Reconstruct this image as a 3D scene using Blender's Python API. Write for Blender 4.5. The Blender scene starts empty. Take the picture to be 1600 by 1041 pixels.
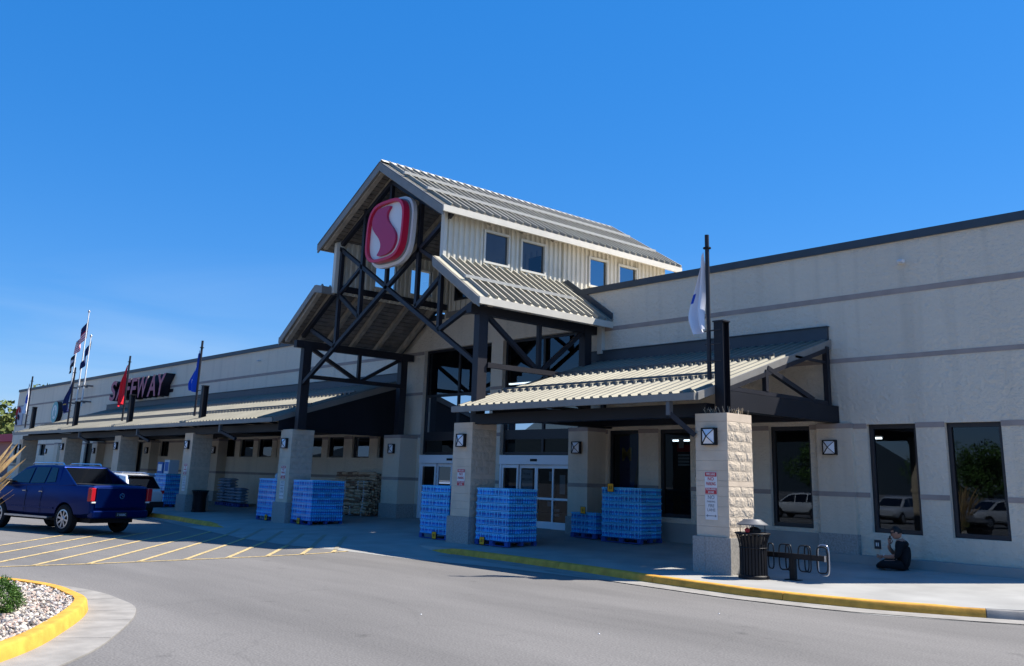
import bpy, bmesh, math, random
from mathutils import Vector, Matrix, Euler
R = math.radians
scene = bpy.context.scene
col = scene.collection
random.seed(7)

# ------------------------------------------------------------------ camera
cam_d = bpy.data.cameras.new('camera')
cam = bpy.data.objects.new('camera', cam_d)
col.objects.link(cam)
YAW, PIT, ROL = R(-48.867), R(13.849), R(1.857)
fw = Vector((math.sin(YAW)*math.cos(PIT), math.cos(YAW)*math.cos(PIT), math.sin(PIT)))
rt = Vector((math.cos(YAW), -math.sin(YAW), 0))
up = rt.cross(fw)
rt2 = math.cos(ROL)*rt + math.sin(ROL)*up
up2 = -math.sin(ROL)*rt + math.cos(ROL)*up
m = Matrix((rt2, up2, -fw)).transposed().to_4x4()
m.translation = Vector((0, -21.58, 1.888))
cam.matrix_world = m
cam_d.sensor_width = 36
cam_d.lens = 1454.0/1600*36
cam_d.shift_y = -(520.5-391.9)/1600
cam_d.clip_end = 6000
scene.camera = cam

# ------------------------------------------------------------------ sky and sun
SUN = Vector((0.40, 0.62, 1.0)).normalized()
world = bpy.data.worlds.new('World')
scene.world = world
world.use_nodes = True
wn = world.node_tree.nodes; wl = world.node_tree.links
wn.clear()
sky = wn.new('ShaderNodeTexSky'); sky.sky_type = 'NISHITA'; sky.sun_disc = False
sky.sun_elevation = math.asin(SUN.z)
sky.sun_rotation = math.atan2(SUN.x, SUN.y)
sky.air_density = 1.0; sky.dust_density = 0.2; sky.ozone_density = 3.0
hs = wn.new('ShaderNodeHueSaturation'); hs.inputs['Saturation'].default_value = 1.38
hs.inputs['Value'].default_value = 1.0
geo = wn.new('ShaderNodeTexCoord')
sep = wn.new('ShaderNodeSeparateXYZ')
mp = wn.new('ShaderNodeMapping'); mp.inputs['Scale'].default_value = (1.3, 1.3, 9.0)
nz = wn.new('ShaderNodeTexNoise'); nz.inputs['Scale'].default_value = 1.6; nz.inputs['Detail'].default_value = 7; nz.inputs['Distortion'].default_value = .6
cr = wn.new('ShaderNodeMapRange'); cr.inputs['From Min'].default_value = .42; cr.inputs['From Max'].default_value = .8
el = wn.new('ShaderNodeMapRange'); el.inputs['From Min'].default_value = .24; el.inputs['From Max'].default_value = .05
mul = wn.new('ShaderNodeMath'); mul.operation = 'MULTIPLY'
mul2 = wn.new('ShaderNodeMath'); mul2.operation = 'MULTIPLY'; mul2.inputs[1].default_value = .75
mixc = wn.new('ShaderNodeMixRGB'); mixc.inputs['Color2'].default_value = (2.6, 3.7, 5.3, 1)
bg = wn.new('ShaderNodeBackground'); bg.inputs['Strength'].default_value = 0.095
wo = wn.new('ShaderNodeOutputWorld')
wl.new(sky.outputs[0], hs.inputs['Color'])
wl.new(geo.outputs['Generated'], mp.inputs['Vector']); wl.new(mp.outputs[0], nz.inputs['Vector'])
wl.new(nz.outputs['Fac'], cr.inputs['Value'])
wl.new(geo.outputs['Generated'], sep.inputs[0]); wl.new(sep.outputs['Z'], el.inputs['Value'])
wl.new(cr.outputs[0], mul.inputs[0]); wl.new(el.outputs[0], mul.inputs[1]); wl.new(mul.outputs[0], mul2.inputs[0])
wl.new(mul2.outputs[0], mixc.inputs['Fac'])
flat = wn.new('ShaderNodeMixRGB'); flat.inputs['Fac'].default_value = .58; flat.inputs['Color2'].default_value = (.14, 1.22, 4.1, 1)
wl.new(hs.outputs[0], flat.inputs['Color1']); wl.new(flat.outputs[0], mixc.inputs['Color1'])
wl.new(mixc.outputs[0], bg.inputs['Color']); wl.new(bg.outputs[0], wo.inputs['Surface'])

sd = bpy.data.lights.new('sun', 'SUN'); sd.energy = 4.6; sd.angle = R(.53); sd.color = (1, .94, .85)
so = bpy.data.objects.new('sun', sd); col.objects.link(so)
so.rotation_euler = SUN.to_track_quat('Z', 'Y').to_euler()
scene.view_settings.view_transform = 'Standard'
scene.view_settings.look = 'None'
scene.view_settings.exposure = 1.0
scene.view_settings.gamma = 1.0
scene.view_settings.use_curve_mapping = False
scene.render.resolution_x = 1024; scene.render.resolution_y = 666
scene.render.engine = 'CYCLES'

# ------------------------------------------------------------------ materials
def mat(name, base, rough=.7, spec=.5, metal=0, var=.0, vscale=3., bump=0., bscale=30., c2=None, streak=False, bdist=.01, detail=6, coat=0):
    M = bpy.data.materials.new(name); M.use_nodes = True
    n = M.node_tree.nodes; l = M.node_tree.links
    b = n['Principled BSDF']
    b.inputs['Base Color'].default_value = (*base, 1)
    b.inputs['Roughness'].default_value = rough
    b.inputs['Specular IOR Level'].default_value = spec
    b.inputs['Metallic'].default_value = metal
    b.inputs['Coat Weight'].default_value = coat
    tc = n.new('ShaderNodeTexCoord')
    gm = n.new('ShaderNodeNewGeometry')
    if var or c2:
        t = n.new('ShaderNodeTexNoise'); t.inputs['Scale'].default_value = vscale; t.inputs['Detail'].default_value = detail
        if streak:
            mpp = n.new('ShaderNodeMapping'); mpp.inputs['Scale'].default_value = (1, 1, .12)
            l.new(gm.outputs['Position'], mpp.inputs['Vector']); l.new(mpp.outputs[0], t.inputs['Vector'])
        else:
            l.new(gm.outputs['Position'], t.inputs['Vector'])
        rp = n.new('ShaderNodeMapRange'); rp.inputs['From Min'].default_value = .3; rp.inputs['From Max'].default_value = .7
        l.new(t.outputs['Fac'], rp.inputs['Value'])
        mx = n.new('ShaderNodeMixRGB')
        d = c2 if c2 else tuple(min(1, c*(1+var)) for c in base)
        a = base if c2 else tuple(c*(1-var) for c in base)
        mx.inputs['Color1'].default_value = (*a, 1); mx.inputs['Color2'].default_value = (*d, 1)
        l.new(rp.outputs[0], mx.inputs['Fac']); l.new(mx.outputs[0], b.inputs['Base Color'])
    if bump:
        t = n.new('ShaderNodeTexNoise'); t.inputs['Scale'].default_value = bscale; t.inputs['Detail'].default_value = 8
        l.new(gm.outputs['Position'], t.inputs['Vector'])
        bp = n.new('ShaderNodeBump'); bp.inputs['Strength'].default_value = bump; bp.inputs['Distance'].default_value = bdist
        l.new(t.outputs['Fac'], bp.inputs['Height']); l.new(bp.outputs[0], b.inputs['Normal'])
    return M

def block_wall(name, c1, c2, bump=.6, course=.203, length=.406):
    """painted split-face block wall: coursing and rough faces as fine relief"""
    M = mat(name, c1, rough=.9, spec=.25)
    n = M.node_tree.nodes; l = M.node_tree.links; b = n['Principled BSDF']
    gm = n['Geometry'] if 'Geometry' in n else n.new('ShaderNodeNewGeometry')
    sp = n.new('ShaderNodeSeparateXYZ'); cb = n.new('ShaderNodeCombineXYZ'); ad = n.new('ShaderNodeMath'); ad.operation = 'ADD'
    l.new(gm.outputs['Position'], sp.inputs[0]); l.new(sp.outputs['X'], ad.inputs[0]); l.new(sp.outputs['Y'], ad.inputs[1])
    l.new(ad.outputs[0], cb.inputs['X']); l.new(sp.outputs['Z'], cb.inputs['Y'])
    bk = n.new('ShaderNodeTexBrick'); bk.inputs['Scale'].default_value = 1
    bk.inputs['Brick Width'].default_value = length; bk.inputs['Row Height'].default_value = course
    bk.inputs['Mortar Size'].default_value = .008; bk.inputs['Mortar Smooth'].default_value = .6
    bk.inputs['Color1'].default_value = (1, 1, 1, 1); bk.inputs['Color2'].default_value = (.86, .86, .86, 1); bk.inputs['Mortar'].default_value = (.55, .55, .55, 1)
    l.new(cb.outputs[0], bk.inputs['Vector'])
    t = n.new('ShaderNodeTexNoise'); t.inputs['Scale'].default_value = .5; t.inputs['Detail'].default_value = 8; t.inputs['Roughness'].default_value = .6
    mpp = n.new('ShaderNodeMapping'); mpp.inputs['Scale'].default_value = (1, 1, .35)
    l.new(gm.outputs['Position'], mpp.inputs['Vector']); l.new(mpp.outputs[0], t.inputs['Vector'])
    rp = n.new('ShaderNodeMapRange'); rp.inputs['From Min'].default_value = .3; rp.inputs['From Max'].default_value = .7
    l.new(t.outputs['Fac'], rp.inputs['Value'])
    mx = n.new('ShaderNodeMixRGB'); mx.inputs['Color1'].default_value = (*c1, 1); mx.inputs['Color2'].default_value = (*c2, 1)
    l.new(rp.outputs[0], mx.inputs['Fac'])
    ml = n.new('ShaderNodeMixRGB'); ml.blend_type = 'MULTIPLY'; ml.inputs['Fac'].default_value = .05
    l.new(mx.outputs[0], ml.inputs['Color1']); l.new(bk.outputs['Color'], ml.inputs['Color2'])
    l.new(ml.outputs[0], b.inputs['Base Color'])
    ts = n.new('ShaderNodeTexNoise'); ts.inputs['Scale'].default_value = 2.2; ts.inputs['Detail'].default_value = 6
    ms = n.new('ShaderNodeMapping'); ms.inputs['Scale'].default_value = (1, 1, .06)
    l.new(gm.outputs['Position'], ms.inputs['Vector']); l.new(ms.outputs[0], ts.inputs['Vector'])
    rs_ = n.new('ShaderNodeMapRange'); rs_.inputs['From Min'].default_value = .52; rs_.inputs['From Max'].default_value = .75; rs_.inputs['To Min'].default_value = 1; rs_.inputs['To Max'].default_value = .86
    l.new(ts.outputs['Fac'], rs_.inputs['Value'])
    vs_ = n.new('ShaderNodeVectorMath'); vs_.operation = 'SCALE'; l.new(ml.outputs[0], vs_.inputs[0]); l.new(rs_.outputs[0], vs_.inputs['Scale'])
    l.new(vs_.outputs[0], b.inputs['Base Color'])
    t2 = n.new('ShaderNodeTexNoise'); t2.inputs['Scale'].default_value = 9; t2.inputs['Detail'].default_value = 9; t2.inputs['Roughness'].default_value = .65
    l.new(gm.outputs['Position'], t2.inputs['Vector'])
    mm = n.new('ShaderNodeMath'); mm.operation = 'MULTIPLY_ADD'; mm.inputs[1].default_value = 1.0
    l.new(t2.outputs['Fac'], mm.inputs[0]); 
    iv = n.new('ShaderNodeMath'); iv.operation = 'MULTIPLY'; iv.inputs[1].default_value = -.02
    l.new(bk.outputs['Fac'], iv.inputs[0]); l.new(iv.outputs[0], mm.inputs[2])
    bp = n.new('ShaderNodeBump'); bp.inputs['Strength'].default_value = bump; bp.inputs['Distance'].default_value = .09
    l.new(mm.outputs[0], bp.inputs['Height']); l.new(bp.outputs[0], b.inputs['Normal'])
    return M

def emis(name, c, s):
    M = bpy.data.materials.new(name); M.use_nodes = True
    b = M.node_tree.nodes['Principled BSDF']
    b.inputs['Base Color'].default_value = (*c, 1); b.inputs['Emission Color'].default_value = (*c, 1); b.inputs['Emission Strength'].default_value = s
    return M

def glassmat(name, tint=(.25, .3, .33), refl=(.42, .50, .60), ior=1.75):
    """tinted window glass: part mirror, part dim see-through"""
    M = bpy.data.materials.new(name); M.use_nodes = True
    n = M.node_tree.nodes; l = M.node_tree.links; n.clear()
    o = n.new('ShaderNodeOutputMaterial'); mx = n.new('ShaderNodeMixShader')
    g = n.new('ShaderNodeBsdfGlossy'); g.inputs['Roughness'].default_value = .01; g.inputs['Color'].default_value = (*refl, 1)
    tr = n.new('ShaderNodeBsdfTransparent'); tr.inputs['Color'].default_value = (*tint, 1)
    fr = n.new('ShaderNodeFresnel'); fr.inputs['IOR'].default_value = ior
    l.new(fr.outputs[0], mx.inputs[0]); l.new(tr.outputs[0], mx.inputs[1]); l.new(g.outputs[0], mx.inputs[2]); l.new(mx.outputs[0], o.inputs[0])
    return M

M = {}
M['wall'] = block_wall('painted_block_wall', (.80, .705, .565), (.74, .65, .52), bump=1.0)
M['pil'] = block_wall('pilaster_block', (.70, .60, .47), (.62, .53, .415), bump=.5)
M['band'] = mat('taupe_band', (.33, .275, .245), .85, .3, var=.12, vscale=2, bump=.3, bscale=20)
M['coping'] = mat('dark_coping', (.035, .05, .065), .5, .5, var=.1)
M['steel'] = mat('painted_steel', (.018, .018, .024), .5, .35, var=.18, vscale=1.5)
M['steel_dark'] = mat('dark_beam_steel', (.009, .010, .015), .55, .3, var=.18, vscale=1.5)
M['roof'] = mat('standing_seam_metal', (.215, .205, .165), .62, .42, metal=.45, var=.12, vscale=.9, streak=False)
M['roof2'] = mat('standing_seam_metal_upper', (.36, .34, .28), .60, .42, metal=.45, var=.12, vscale=.9)
M['rail'] = mat('snow_rail_metal', (.42, .41, .37), .4, .5)
M['rail_dark'] = mat('dark_snow_rail', (.07, .08, .09), .4, .5)
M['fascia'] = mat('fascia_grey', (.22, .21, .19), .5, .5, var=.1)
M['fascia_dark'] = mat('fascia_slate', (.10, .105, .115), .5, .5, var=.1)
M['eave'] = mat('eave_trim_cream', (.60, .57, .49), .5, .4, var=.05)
M['siding'] = mat('cream_corrugated_siding', (.66, .62, .51), .5, .4, var=.06, vscale=2)
M['siding_frame'] = mat('cream_window_trim', (.62, .60, .52), .5, .4)
M['soffit'] = mat('soffit_board', (.22, .205, .185), .8, .2, var=.25, vscale=3)
M['rafter'] = mat('brown_rafter', (.36, .32, .26), .75, .3, var=.2, vscale=4)
M['stone'] = mat('split_face_stone', (.55, .465, .36), .92, .15, var=.10, vscale=7, bump=.9, bscale=26, bdist=.02)
M['stone_smooth'] = mat('ground_face_block', (.62, .51, .39), .88, .2, var=.08, vscale=3, bump=.5, bscale=40)
M['plinth'] = mat('plinth_block', (.34, .325, .30), .92, .2, var=.22, vscale=24, bump=.9, bscale=60)
M['concrete'] = mat('sidewalk_concrete', (.31, .305, .285), .9, .25, var=.13, vscale=1.1, bump=.2, bscale=40, detail=10)
M['gutter'] = mat('gutter_concrete', (.27, .255, .23), .9, .25, var=.18, vscale=3, bump=.3, bscale=50, detail=10)
M['paver'] = M['concrete']
M['frame'] = mat('dark_bronze_frame', (.012, .014, .02), .45, .5)
M['frame_alu'] = mat('white_aluminium_frame', (.80, .81, .83), .4, .5)
M['glass'] = glassmat('window_glass', (.42, .47, .50))
M['glass_door'] = glassmat('door_glass', (.45, .5, .52), (.30, .36, .44), 1.7)
M['glass_sky'] = glassmat('tall_entrance_glass', (.3, .34, .38), (.45, .55, .66), 1.9)
M['glass_clear'] = glassmat('clerestory_glass', (.80, .86, .88), (.7, .75, .8), 1.45)
M['inside'] = mat('store_interior', (.05, .05, .055), .9, .1)
M['inside_floor'] = mat('store_floor', (.06, .06, .06), .5, .4)
M['tube'] = emis('fluorescent_tube', (.9, .97, 1), 2.2)
M['lamp_glow'] = mat('frosted_lamp_glass', (.80, .82, .86), .3, .5)
M['black'] = mat('black_metal', (.006, .006, .008), .5, .3)
M['black_mat'] = mat('black_plastic', (.015, .015, .017), .7, .3)
M['rubber'] = mat('tyre_rubber', (.014, .014, .015), .85, .2)
M['galv'] = mat('brushed_metal', (.5, .5, .52), .3, .5, metal=.9)
M['alu_pole'] = mat('white_flagpole', (.72, .72, .7), .4, .5)
M['white'] = mat('white_paint', (.76, .76, .75), .5, .4)
M['sign_white'] = mat('sign_white', (.66, .66, .66), .45, .5)
M['sign_red'] = mat('sign_red', (.50, .028, .04), .45, .5)
M['sign_grey'] = mat('sign_grey_print', (.22, .23, .25), .5, .4)
M['logo_red'] = mat('logo_red', (.60, .010, .055), .35, .5)
M['logo_face'] = mat('logo_s_face', (.50, .015, .085), .35, .4, c2=(.40, .02, .10), vscale=.35)
M['logo_dark'] = mat('logo_return_red', (.22, .008, .03), .4, .5)
M['logo_white'] = mat('logo_white', (.72, .71, .70), .4, .5)
M['logo_grey'] = mat('logo_back_return', (.22, .23, .24), .5, .4)
M['letter_face'] = mat('letter_face', (.42, .09, .14), .5, .5)
M['letter_side'] = mat('letter_return', (.012, .010, .018), .5, .4)
M['yellow'] = mat('curb_paint_yellow', (.62, .31, .045), .75, .3, var=.2, vscale=5, bump=.25, bscale=40, detail=10)
M['carblue'] = mat('blue_car_paint', (.0012, .014, .105), .30, .3, metal=.72)
M['carwhite'] = mat('white_car_paint', (.7, .71, .72), .25, .5, coat=.6)
M['carsilver'] = mat('silver_car_paint', (.42, .43, .45), .3, .5, coat=.6)
M['cardark'] = mat('dark_car_paint', (.03, .03, .035), .25, .5, coat=.6)
M['carred'] = mat('red_car_paint', (.3, .02, .02), .25, .5, coat=.6)
M['carglass'] = mat('car_glass', (.006, .008, .012), .04, .7)
M['tail'] = mat('tail_light_red', (.42, .01, .015), .2, .6)
M['chrome'] = mat('chrome', (.7, .7, .72), .15, .5, metal=1)
M['yellow_tag'] = mat('yellow_price_card', (.9, .42, .02), .6, .3)
M['pallet_blue'] = mat('blue_pallet_wood', (.02, .07, .28), .7, .3, var=.2)
M['skin'] = mat('skin', (.42, .22, .15), .55, .4)
M['cloth_black'] = mat('black_cloth', (.012, .012, .014), .9, .2)
M['hair'] = mat('black_hair', (.01, .008, .007), .6, .4)
M['leaf'] = mat('shrub_leaf', (.045, .11, .015), .6, .3, c2=(.09, .17, .03), vscale=25)
M['tree'] = mat('tree_leaf', (.10, .14, .035), .7, .2, c2=(.16, .18, .05), vscale=.8)
M['bark'] = mat('bark', (.12, .09, .07), .9, .2, var=.2)
M['straw'] = mat('dry_grass', (.36, .23, .10), .8, .2, c2=(.50, .35, .17), vscale=20)
M['green_blade'] = mat('grass_blade', (.12, .16, .05), .7, .2)
M['bluepost'] = mat('blue_post_paint', (.03, .16, .42), .5, .4)
M['rock'] = mat('boulder', (.36, .32, .27), .9, .2, var=.25, vscale=6, bump=.6, bscale=20)
M['pinkwall'] = mat('salmon_wall', (.42, .21, .18), .85, .2, var=.05)
M['pinkroof'] = mat('red_trim', (.45, .06, .09), .7, .3)
M['hill'] = mat('far_hill', (.025, .04, .055), .95, .1, c2=(.035, .045, .05), vscale=.004)
M['wood_a'] = mat('split_log_bark', (.20, .115, .07), .9, .2, c2=(.34, .21, .14), vscale=9)
M['wood_b'] = mat('split_log_wood', (.50, .32, .19), .85, .2, c2=(.66, .48, .32), vscale=9)
M['wrap'] = mat('clear_wrap', (.45, .47, .5), .25, .6)
M['bag'] = mat('pale_blue_bag', (.16, .24, .36), .5, .4, c2=(.3, .36, .42), vscale=4)
M['poster'] = mat('poster_pale', (.45, .55, .62), .6, .3)
M['poster_blue'] = mat('poster_blue', (.02, .13, .40), .6, .3)
M['poster_red'] = mat('poster_red', (.5, .02, .03), .5, .4)
M['plum'] = mat('banner_blue', (.012, .03, .19), .7, .3)
M['mcd'] = mat('banner_yellow', (.75, .45, .03), .6, .3)
M['flag_white'] = mat('flag_white', (.68, .70, .76), .8, .2)
M['flag_red'] = mat('flag_red', (.62, .015, .03), .8, .2)
M['flag_blue'] = mat('flag_royal_blue', (.015, .075, .46), .8, .2)
M['flag_navy'] = mat('flag_navy', (.012, .02, .085), .8, .2)
M['flag_gold'] = mat('flag_gold', (.55, .38, .1), .8, .2)
M['flag_dark'] = mat('flag_dark', (.02, .022, .035), .8, .2)
M['logo_teal'] = mat('round_sign_teal', (.16, .42, .42), .5, .4)
M['spike'] = mat('bird_spike_wire', (.45, .42, .36), .4, .5, metal=.6)
M['vent'] = mat('grey_vent', (.16, .18, .17), .6, .3)
M['stain'] = mat('oil_stain', (.035, .035, .036), .8, .3)
M['bandage'] = M['white']
# water bottles: tinted plastic with paler shoulders
M['bottle'] = mat('blue_water_bottle', (.004, .30, .80), .2, .5, c2=(.02, .46, .92), vscale=13)
M['bottle_hi'] = mat('bottle_shoulder', (.10, .62, .98), .2, .5)
M['film'] = mat('shrink_film', (.10, .50, .88), .2, .6)
M['label_blue'] = mat('bottle_label', (.004, .15, .60), .4, .4)

for k_ in ('bottle', 'bottle_hi', 'label_blue'):
    n_ = M[k_].node_tree.nodes; l_ = M[k_].node_tree.links; b_ = n_['Principled BSDF']; oi = n_.new('ShaderNodeObjectInfo')
    mr_ = n_.new('ShaderNodeMapRange'); mr_.inputs['To Min'].default_value = .72; mr_.inputs['To Max'].default_value = 1.12
    hv = n_.new('ShaderNodeHueSaturation'); l_.new(oi.outputs['Random'], mr_.inputs['Value']); l_.new(mr_.outputs[0], hv.inputs['Value'])
    src = b_.inputs['Base Color'].links
    if src: l_.new(src[0].from_socket, hv.inputs['Color'])
    else: hv.inputs['Color'].default_value = b_.inputs['Base Color'].default_value
    l_.new(hv.outputs[0], b_.inputs['Base Color'])

def asphalt():
    A = mat('asphalt', (.15, .147, .145), .85, .3)
    n = A.node_tree.nodes; l = A.node_tree.links; b = n['Principled BSDF']
    gm = n.new('ShaderNodeNewGeometry')
    t1 = n.new('ShaderNodeTexNoise'); t1.inputs['Scale'].default_value = .22; t1.inputs['Detail'].default_value = 9; t1.inputs['Roughness'].default_value = .62
    t2 = n.new('ShaderNodeTexNoise'); t2.inputs['Scale'].default_value = 38; t2.inputs['Detail'].default_value = 6
    mp1 = n.new('ShaderNodeMapping'); mp1.inputs['Rotation'].default_value = (0, 0, R(-8)); mp1.inputs['Scale'].default_value = (.35, 1.8, 1)
    l.new(gm.outputs['Position'], mp1.inputs[0]); l.new(mp1.outputs[0], t1.inputs['Vector']); l.new(gm.outputs['Position'], t2.inputs['Vector'])
    c1 = n.new('ShaderNodeMapRange'); c1.inputs['From Min'].default_value = .3; c1.inputs['From Max'].default_value = .72; c1.inputs['To Min'].default_value = .70; c1.inputs['To Max'].default_value = 1.14
    l.new(t1.outputs['Fac'], c1.inputs['Value'])
    c2 = n.new('ShaderNodeMapRange'); c2.inputs['From Min'].default_value = .25; c2.inputs['From Max'].default_value = .75; c2.inputs['To Min'].default_value = .62; c2.inputs['To Max'].default_value = 1.36
    l.new(t2.outputs['Fac'], c2.inputs['Value'])
    m1 = n.new('ShaderNodeMath'); m1.operation = 'MULTIPLY'; l.new(c1.outputs[0], m1.inputs[0]); l.new(c2.outputs[0], m1.inputs[1])
    # cracks
    v = n.new('ShaderNodeTexVoronoi'); v.feature = 'DISTANCE_TO_EDGE'; v.inputs['Scale'].default_value = .16
    tw = n.new('ShaderNodeTexNoise'); tw.inputs['Scale'].default_value = .7; tw.inputs['Detail'].default_value = 6
    av = n.new('ShaderNodeVectorMath'); av.operation = 'MULTIPLY_ADD'; av.inputs[1].default_value = (1.6, 1.6, 0)
    l.new(gm.outputs['Position'], tw.inputs['Vector']); l.new(tw.outputs['Color'], av.inputs[0]); l.new(gm.outputs['Position'], av.inputs[2]); l.new(av.outputs[0], v.inputs['Vector'])
    cc = n.new('ShaderNodeMapRange'); cc.inputs['From Min'].default_value = 0; cc.inputs['From Max'].default_value = .0035; cc.inputs['To Min'].default_value = .90; cc.inputs['To Max'].default_value = 1
    l.new(v.outputs['Distance'], cc.inputs['Value'])
    m2 = n.new('ShaderNodeMath'); m2.operation = 'MULTIPLY'; l.new(m1.outputs[0], m2.inputs[0]); l.new(cc.outputs[0], m2.inputs[1])
    t4 = n.new('ShaderNodeTexNoise'); t4.inputs['Scale'].default_value = 1.3; t4.inputs['Detail'].default_value = 5
    l.new(gm.outputs['Position'], t4.inputs['Vector'])
    c4 = n.new('ShaderNodeMapRange'); c4.inputs['From Min'].default_value = .66; c4.inputs['From Max'].default_value = .74; c4.inputs['To Min'].default_value = 1; c4.inputs['To Max'].default_value = .74
    l.new(t4.outputs['Fac'], c4.inputs['Value'])
    m3 = n.new('ShaderNodeMath'); m3.operation = 'MULTIPLY'; l.new(m2.outputs[0], m3.inputs[0]); l.new(c4.outputs[0], m3.inputs[1]); m2 = m3
    mx = n.new('ShaderNodeVectorMath'); mx.operation = 'SCALE'; mx.inputs[0].default_value = (.172, .163, .152)
    l.new(m2.outputs[0], mx.inputs['Scale']); l.new(mx.outputs[0], b.inputs['Base Color'])
    bp = n.new('ShaderNodeBump'); bp.inputs['Strength'].default_value = .5; bp.inputs['Distance'].default_value = .006
    l.new(t2.outputs['Fac'], bp.inputs['Height']); l.new(bp.outputs[0], b.inputs['Normal'])
    return A
M['asphalt'] = asphalt()

def worn_paint():
    A = mat('worn_yellow_line', (.62, .42, .10), .8, .3)
    n = A.node_tree.nodes; l = A.node_tree.links; b = n['Principled BSDF']
    gm = n.new('ShaderNodeNewGeometry'); t = n.new('ShaderNodeTexNoise'); t.inputs['Scale'].default_value = 9; t.inputs['Detail'].default_value = 9
    l.new(gm.outputs['Position'], t.inputs['Vector'])
    rp = n.new('ShaderNodeMapRange'); rp.inputs['From Min'].default_value = .40; rp.inputs['From Max'].default_value = .62
    l.new(t.outputs['Fac'], rp.inputs['Value'])
    mx = n.new('ShaderNodeMixRGB'); mx.inputs['Color1'].default_value = (.60, .44, .19, 1); mx.inputs['Color2'].default_value = (.34, .27, .15, 1)
    l.new(rp.outputs[0], mx.inputs[0]); l.new(mx.outputs[0], b.inputs['Base Color'])
    return A
M['line'] = worn_paint()
M['line_faint'] = mat('faded_line', (.30, .255, .17), .85, .2, c2=(.27, .255, .225), vscale=8)

# ------------------------------------------------------------------ geometry helpers
class MB:
    def __init__(s): s.v = []; s.f = []; s.mi = []; s.cur = 0
    def add(s, vs, fs):
        o = len(s.v); s.v += [tuple(x) for x in vs]
        for f in fs: s.f.append(tuple(i+o for i in f)); s.mi.append(s.cur)
        return s
    def box(s, x0, x1, y0, y1, z0, z1):
        vs = [(x, y, z) for z in (z0, z1) for y in (y0, y1) for x in (x0, x1)]
        return s.add(vs, [(0, 2, 3, 1), (4, 5, 7, 6), (0, 1, 5, 4), (2, 6, 7, 3), (0, 4, 6, 2), (1, 3, 7, 5)])
    def bar(s, a, b, w, h, upv=(0, 0, 1)):
        a = Vector(a); b = Vector(b); d = (b-a).normalized(); u = Vector(upv)
        if abs(d.dot(u)) > .98: u = Vector((1, 0, 0))
        r = d.cross(u).normalized(); u = r.cross(d)
        vs = [p + r*sx*w/2 + u*sy*h/2 for p in (a, b) for sx, sy in ((-1, -1), (1, -1), (1, 1), (-1, 1))]
        return s.add(vs, [(0, 1, 2, 3), (7, 6, 5, 4), (0, 4, 5, 1), (1, 5, 6, 2), (2, 6, 7, 3), (3, 7, 4, 0)])
    def tube(s, pts, r, n=8, cap=True):
        pts = [Vector(p) for p in pts]; rs = r if isinstance(r, (list, tuple)) else [r]*len(pts)
        o = len(s.v); pu = None
        for i, p in enumerate(pts):
            d = (pts[min(i+1, len(pts)-1)] - pts[max(i-1, 0)]).normalized()
            u = Vector((0, 0, 1)) if abs(d.z) < .95 else Vector((1, 0, 0))
            if pu is not None and abs(pu.dot(d)) < .9: u = pu
            a = d.cross(u).normalized(); b = a.cross(d).normalized(); pu = b
            for k in range(n):
                t = 2*math.pi*k/n
                s.v.append(tuple(p + (a*math.cos(t)+b*math.sin(t))*rs[i]))
        for i in range(len(pts)-1):
            for k in range(n):
                k2 = (k+1) % n
                s.f.append((o+i*n+k, o+i*n+k2, o+(i+1)*n+k2, o+(i+1)*n+k)); s.mi.append(s.cur)
        if cap:
            s.f.append(tuple(o+k for k in range(n))); s.mi.append(s.cur)
            e = o+(len(pts)-1)*n; s.f.append(tuple(e+n-1-k for k in range(n))); s.mi.append(s.cur)
        return s
    def lathe(s, prof, c=(0, 0, 0), axis='Z', n=16):
        o = len(s.v)
        for r, h in prof:
            for k in range(n):
                t = 2*math.pi*k/n; x, y = r*math.cos(t), r*math.sin(t)
                p = (x, y, h) if axis == 'Z' else ((x, h, y) if axis == 'Y' else (h, x, y))
                s.v.append((p[0]+c[0], p[1]+c[1], p[2]+c[2]))
        for i in range(len(prof)-1):
            for k in range(n):
                k2 = (k+1) % n
                s.f.append((o+i*n+k, o+i*n+k2, o+(i+1)*n+k2, o+(i+1)*n+k)); s.mi.append(s.cur)
        return s
    def prism(s, poly, y0, y1, plane='XZ'):
        """polygon (a,b) extruded along the third axis from y0 to y1"""
        n = len(poly)
        def P(a, b, c): return {'XZ': (a, c, b), 'YZ': (c, a, b), 'XY': (a, b, c)}[plane]
        vs = [P(a, b, y0) for a, b in poly] + [P(a, b, y1) for a, b in poly]
        fs = [tuple(range(n)), tuple(range(2*n-1, n-1, -1))] + [(i, (i+1) % n, n+(i+1) % n, n+i) for i in range(n)]
        return s.add(vs, fs)
    def quad(s, a, b, c, d): return s.add([a, b, c, d], [(0, 1, 2, 3)])
    def build(s, name, mats, parent=None, smooth=None, local=False):
        me = bpy.data.meshes.new(name)
        vs = s.v
        if parent is not None and not local:
            inv = world_of(parent).inverted()
            vs = [tuple(inv @ Vector(v)) for v in s.v]
        me.from_pydata(vs, [], s.f)
        if not isinstance(mats, (list, tuple)): mats = [mats]
        for mm in mats: me.materials.append(mm)
        if len(mats) > 1:
            for p, i in zip(me.polygons, s.mi): p.material_index = i
        bm = bmesh.new(); bm.from_mesh(me); bmesh.ops.recalc_face_normals(bm, faces=bm.faces); bm.to_mesh(me); bm.free()
        if smooth:
            for p in me.polygons: p.use_smooth = True
            me.set_sharp_from_angle(angle=R(smooth))
        ob = bpy.data.objects.new(name, me); col.objects.link(ob)
        if parent is not None: ob.parent = parent
        return ob

def world_of(o):
    mtx = Matrix.LocRotScale(o.location, o.rotation_euler, o.scale)
    return world_of(o.parent) @ mtx if o.parent else mtx

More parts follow.
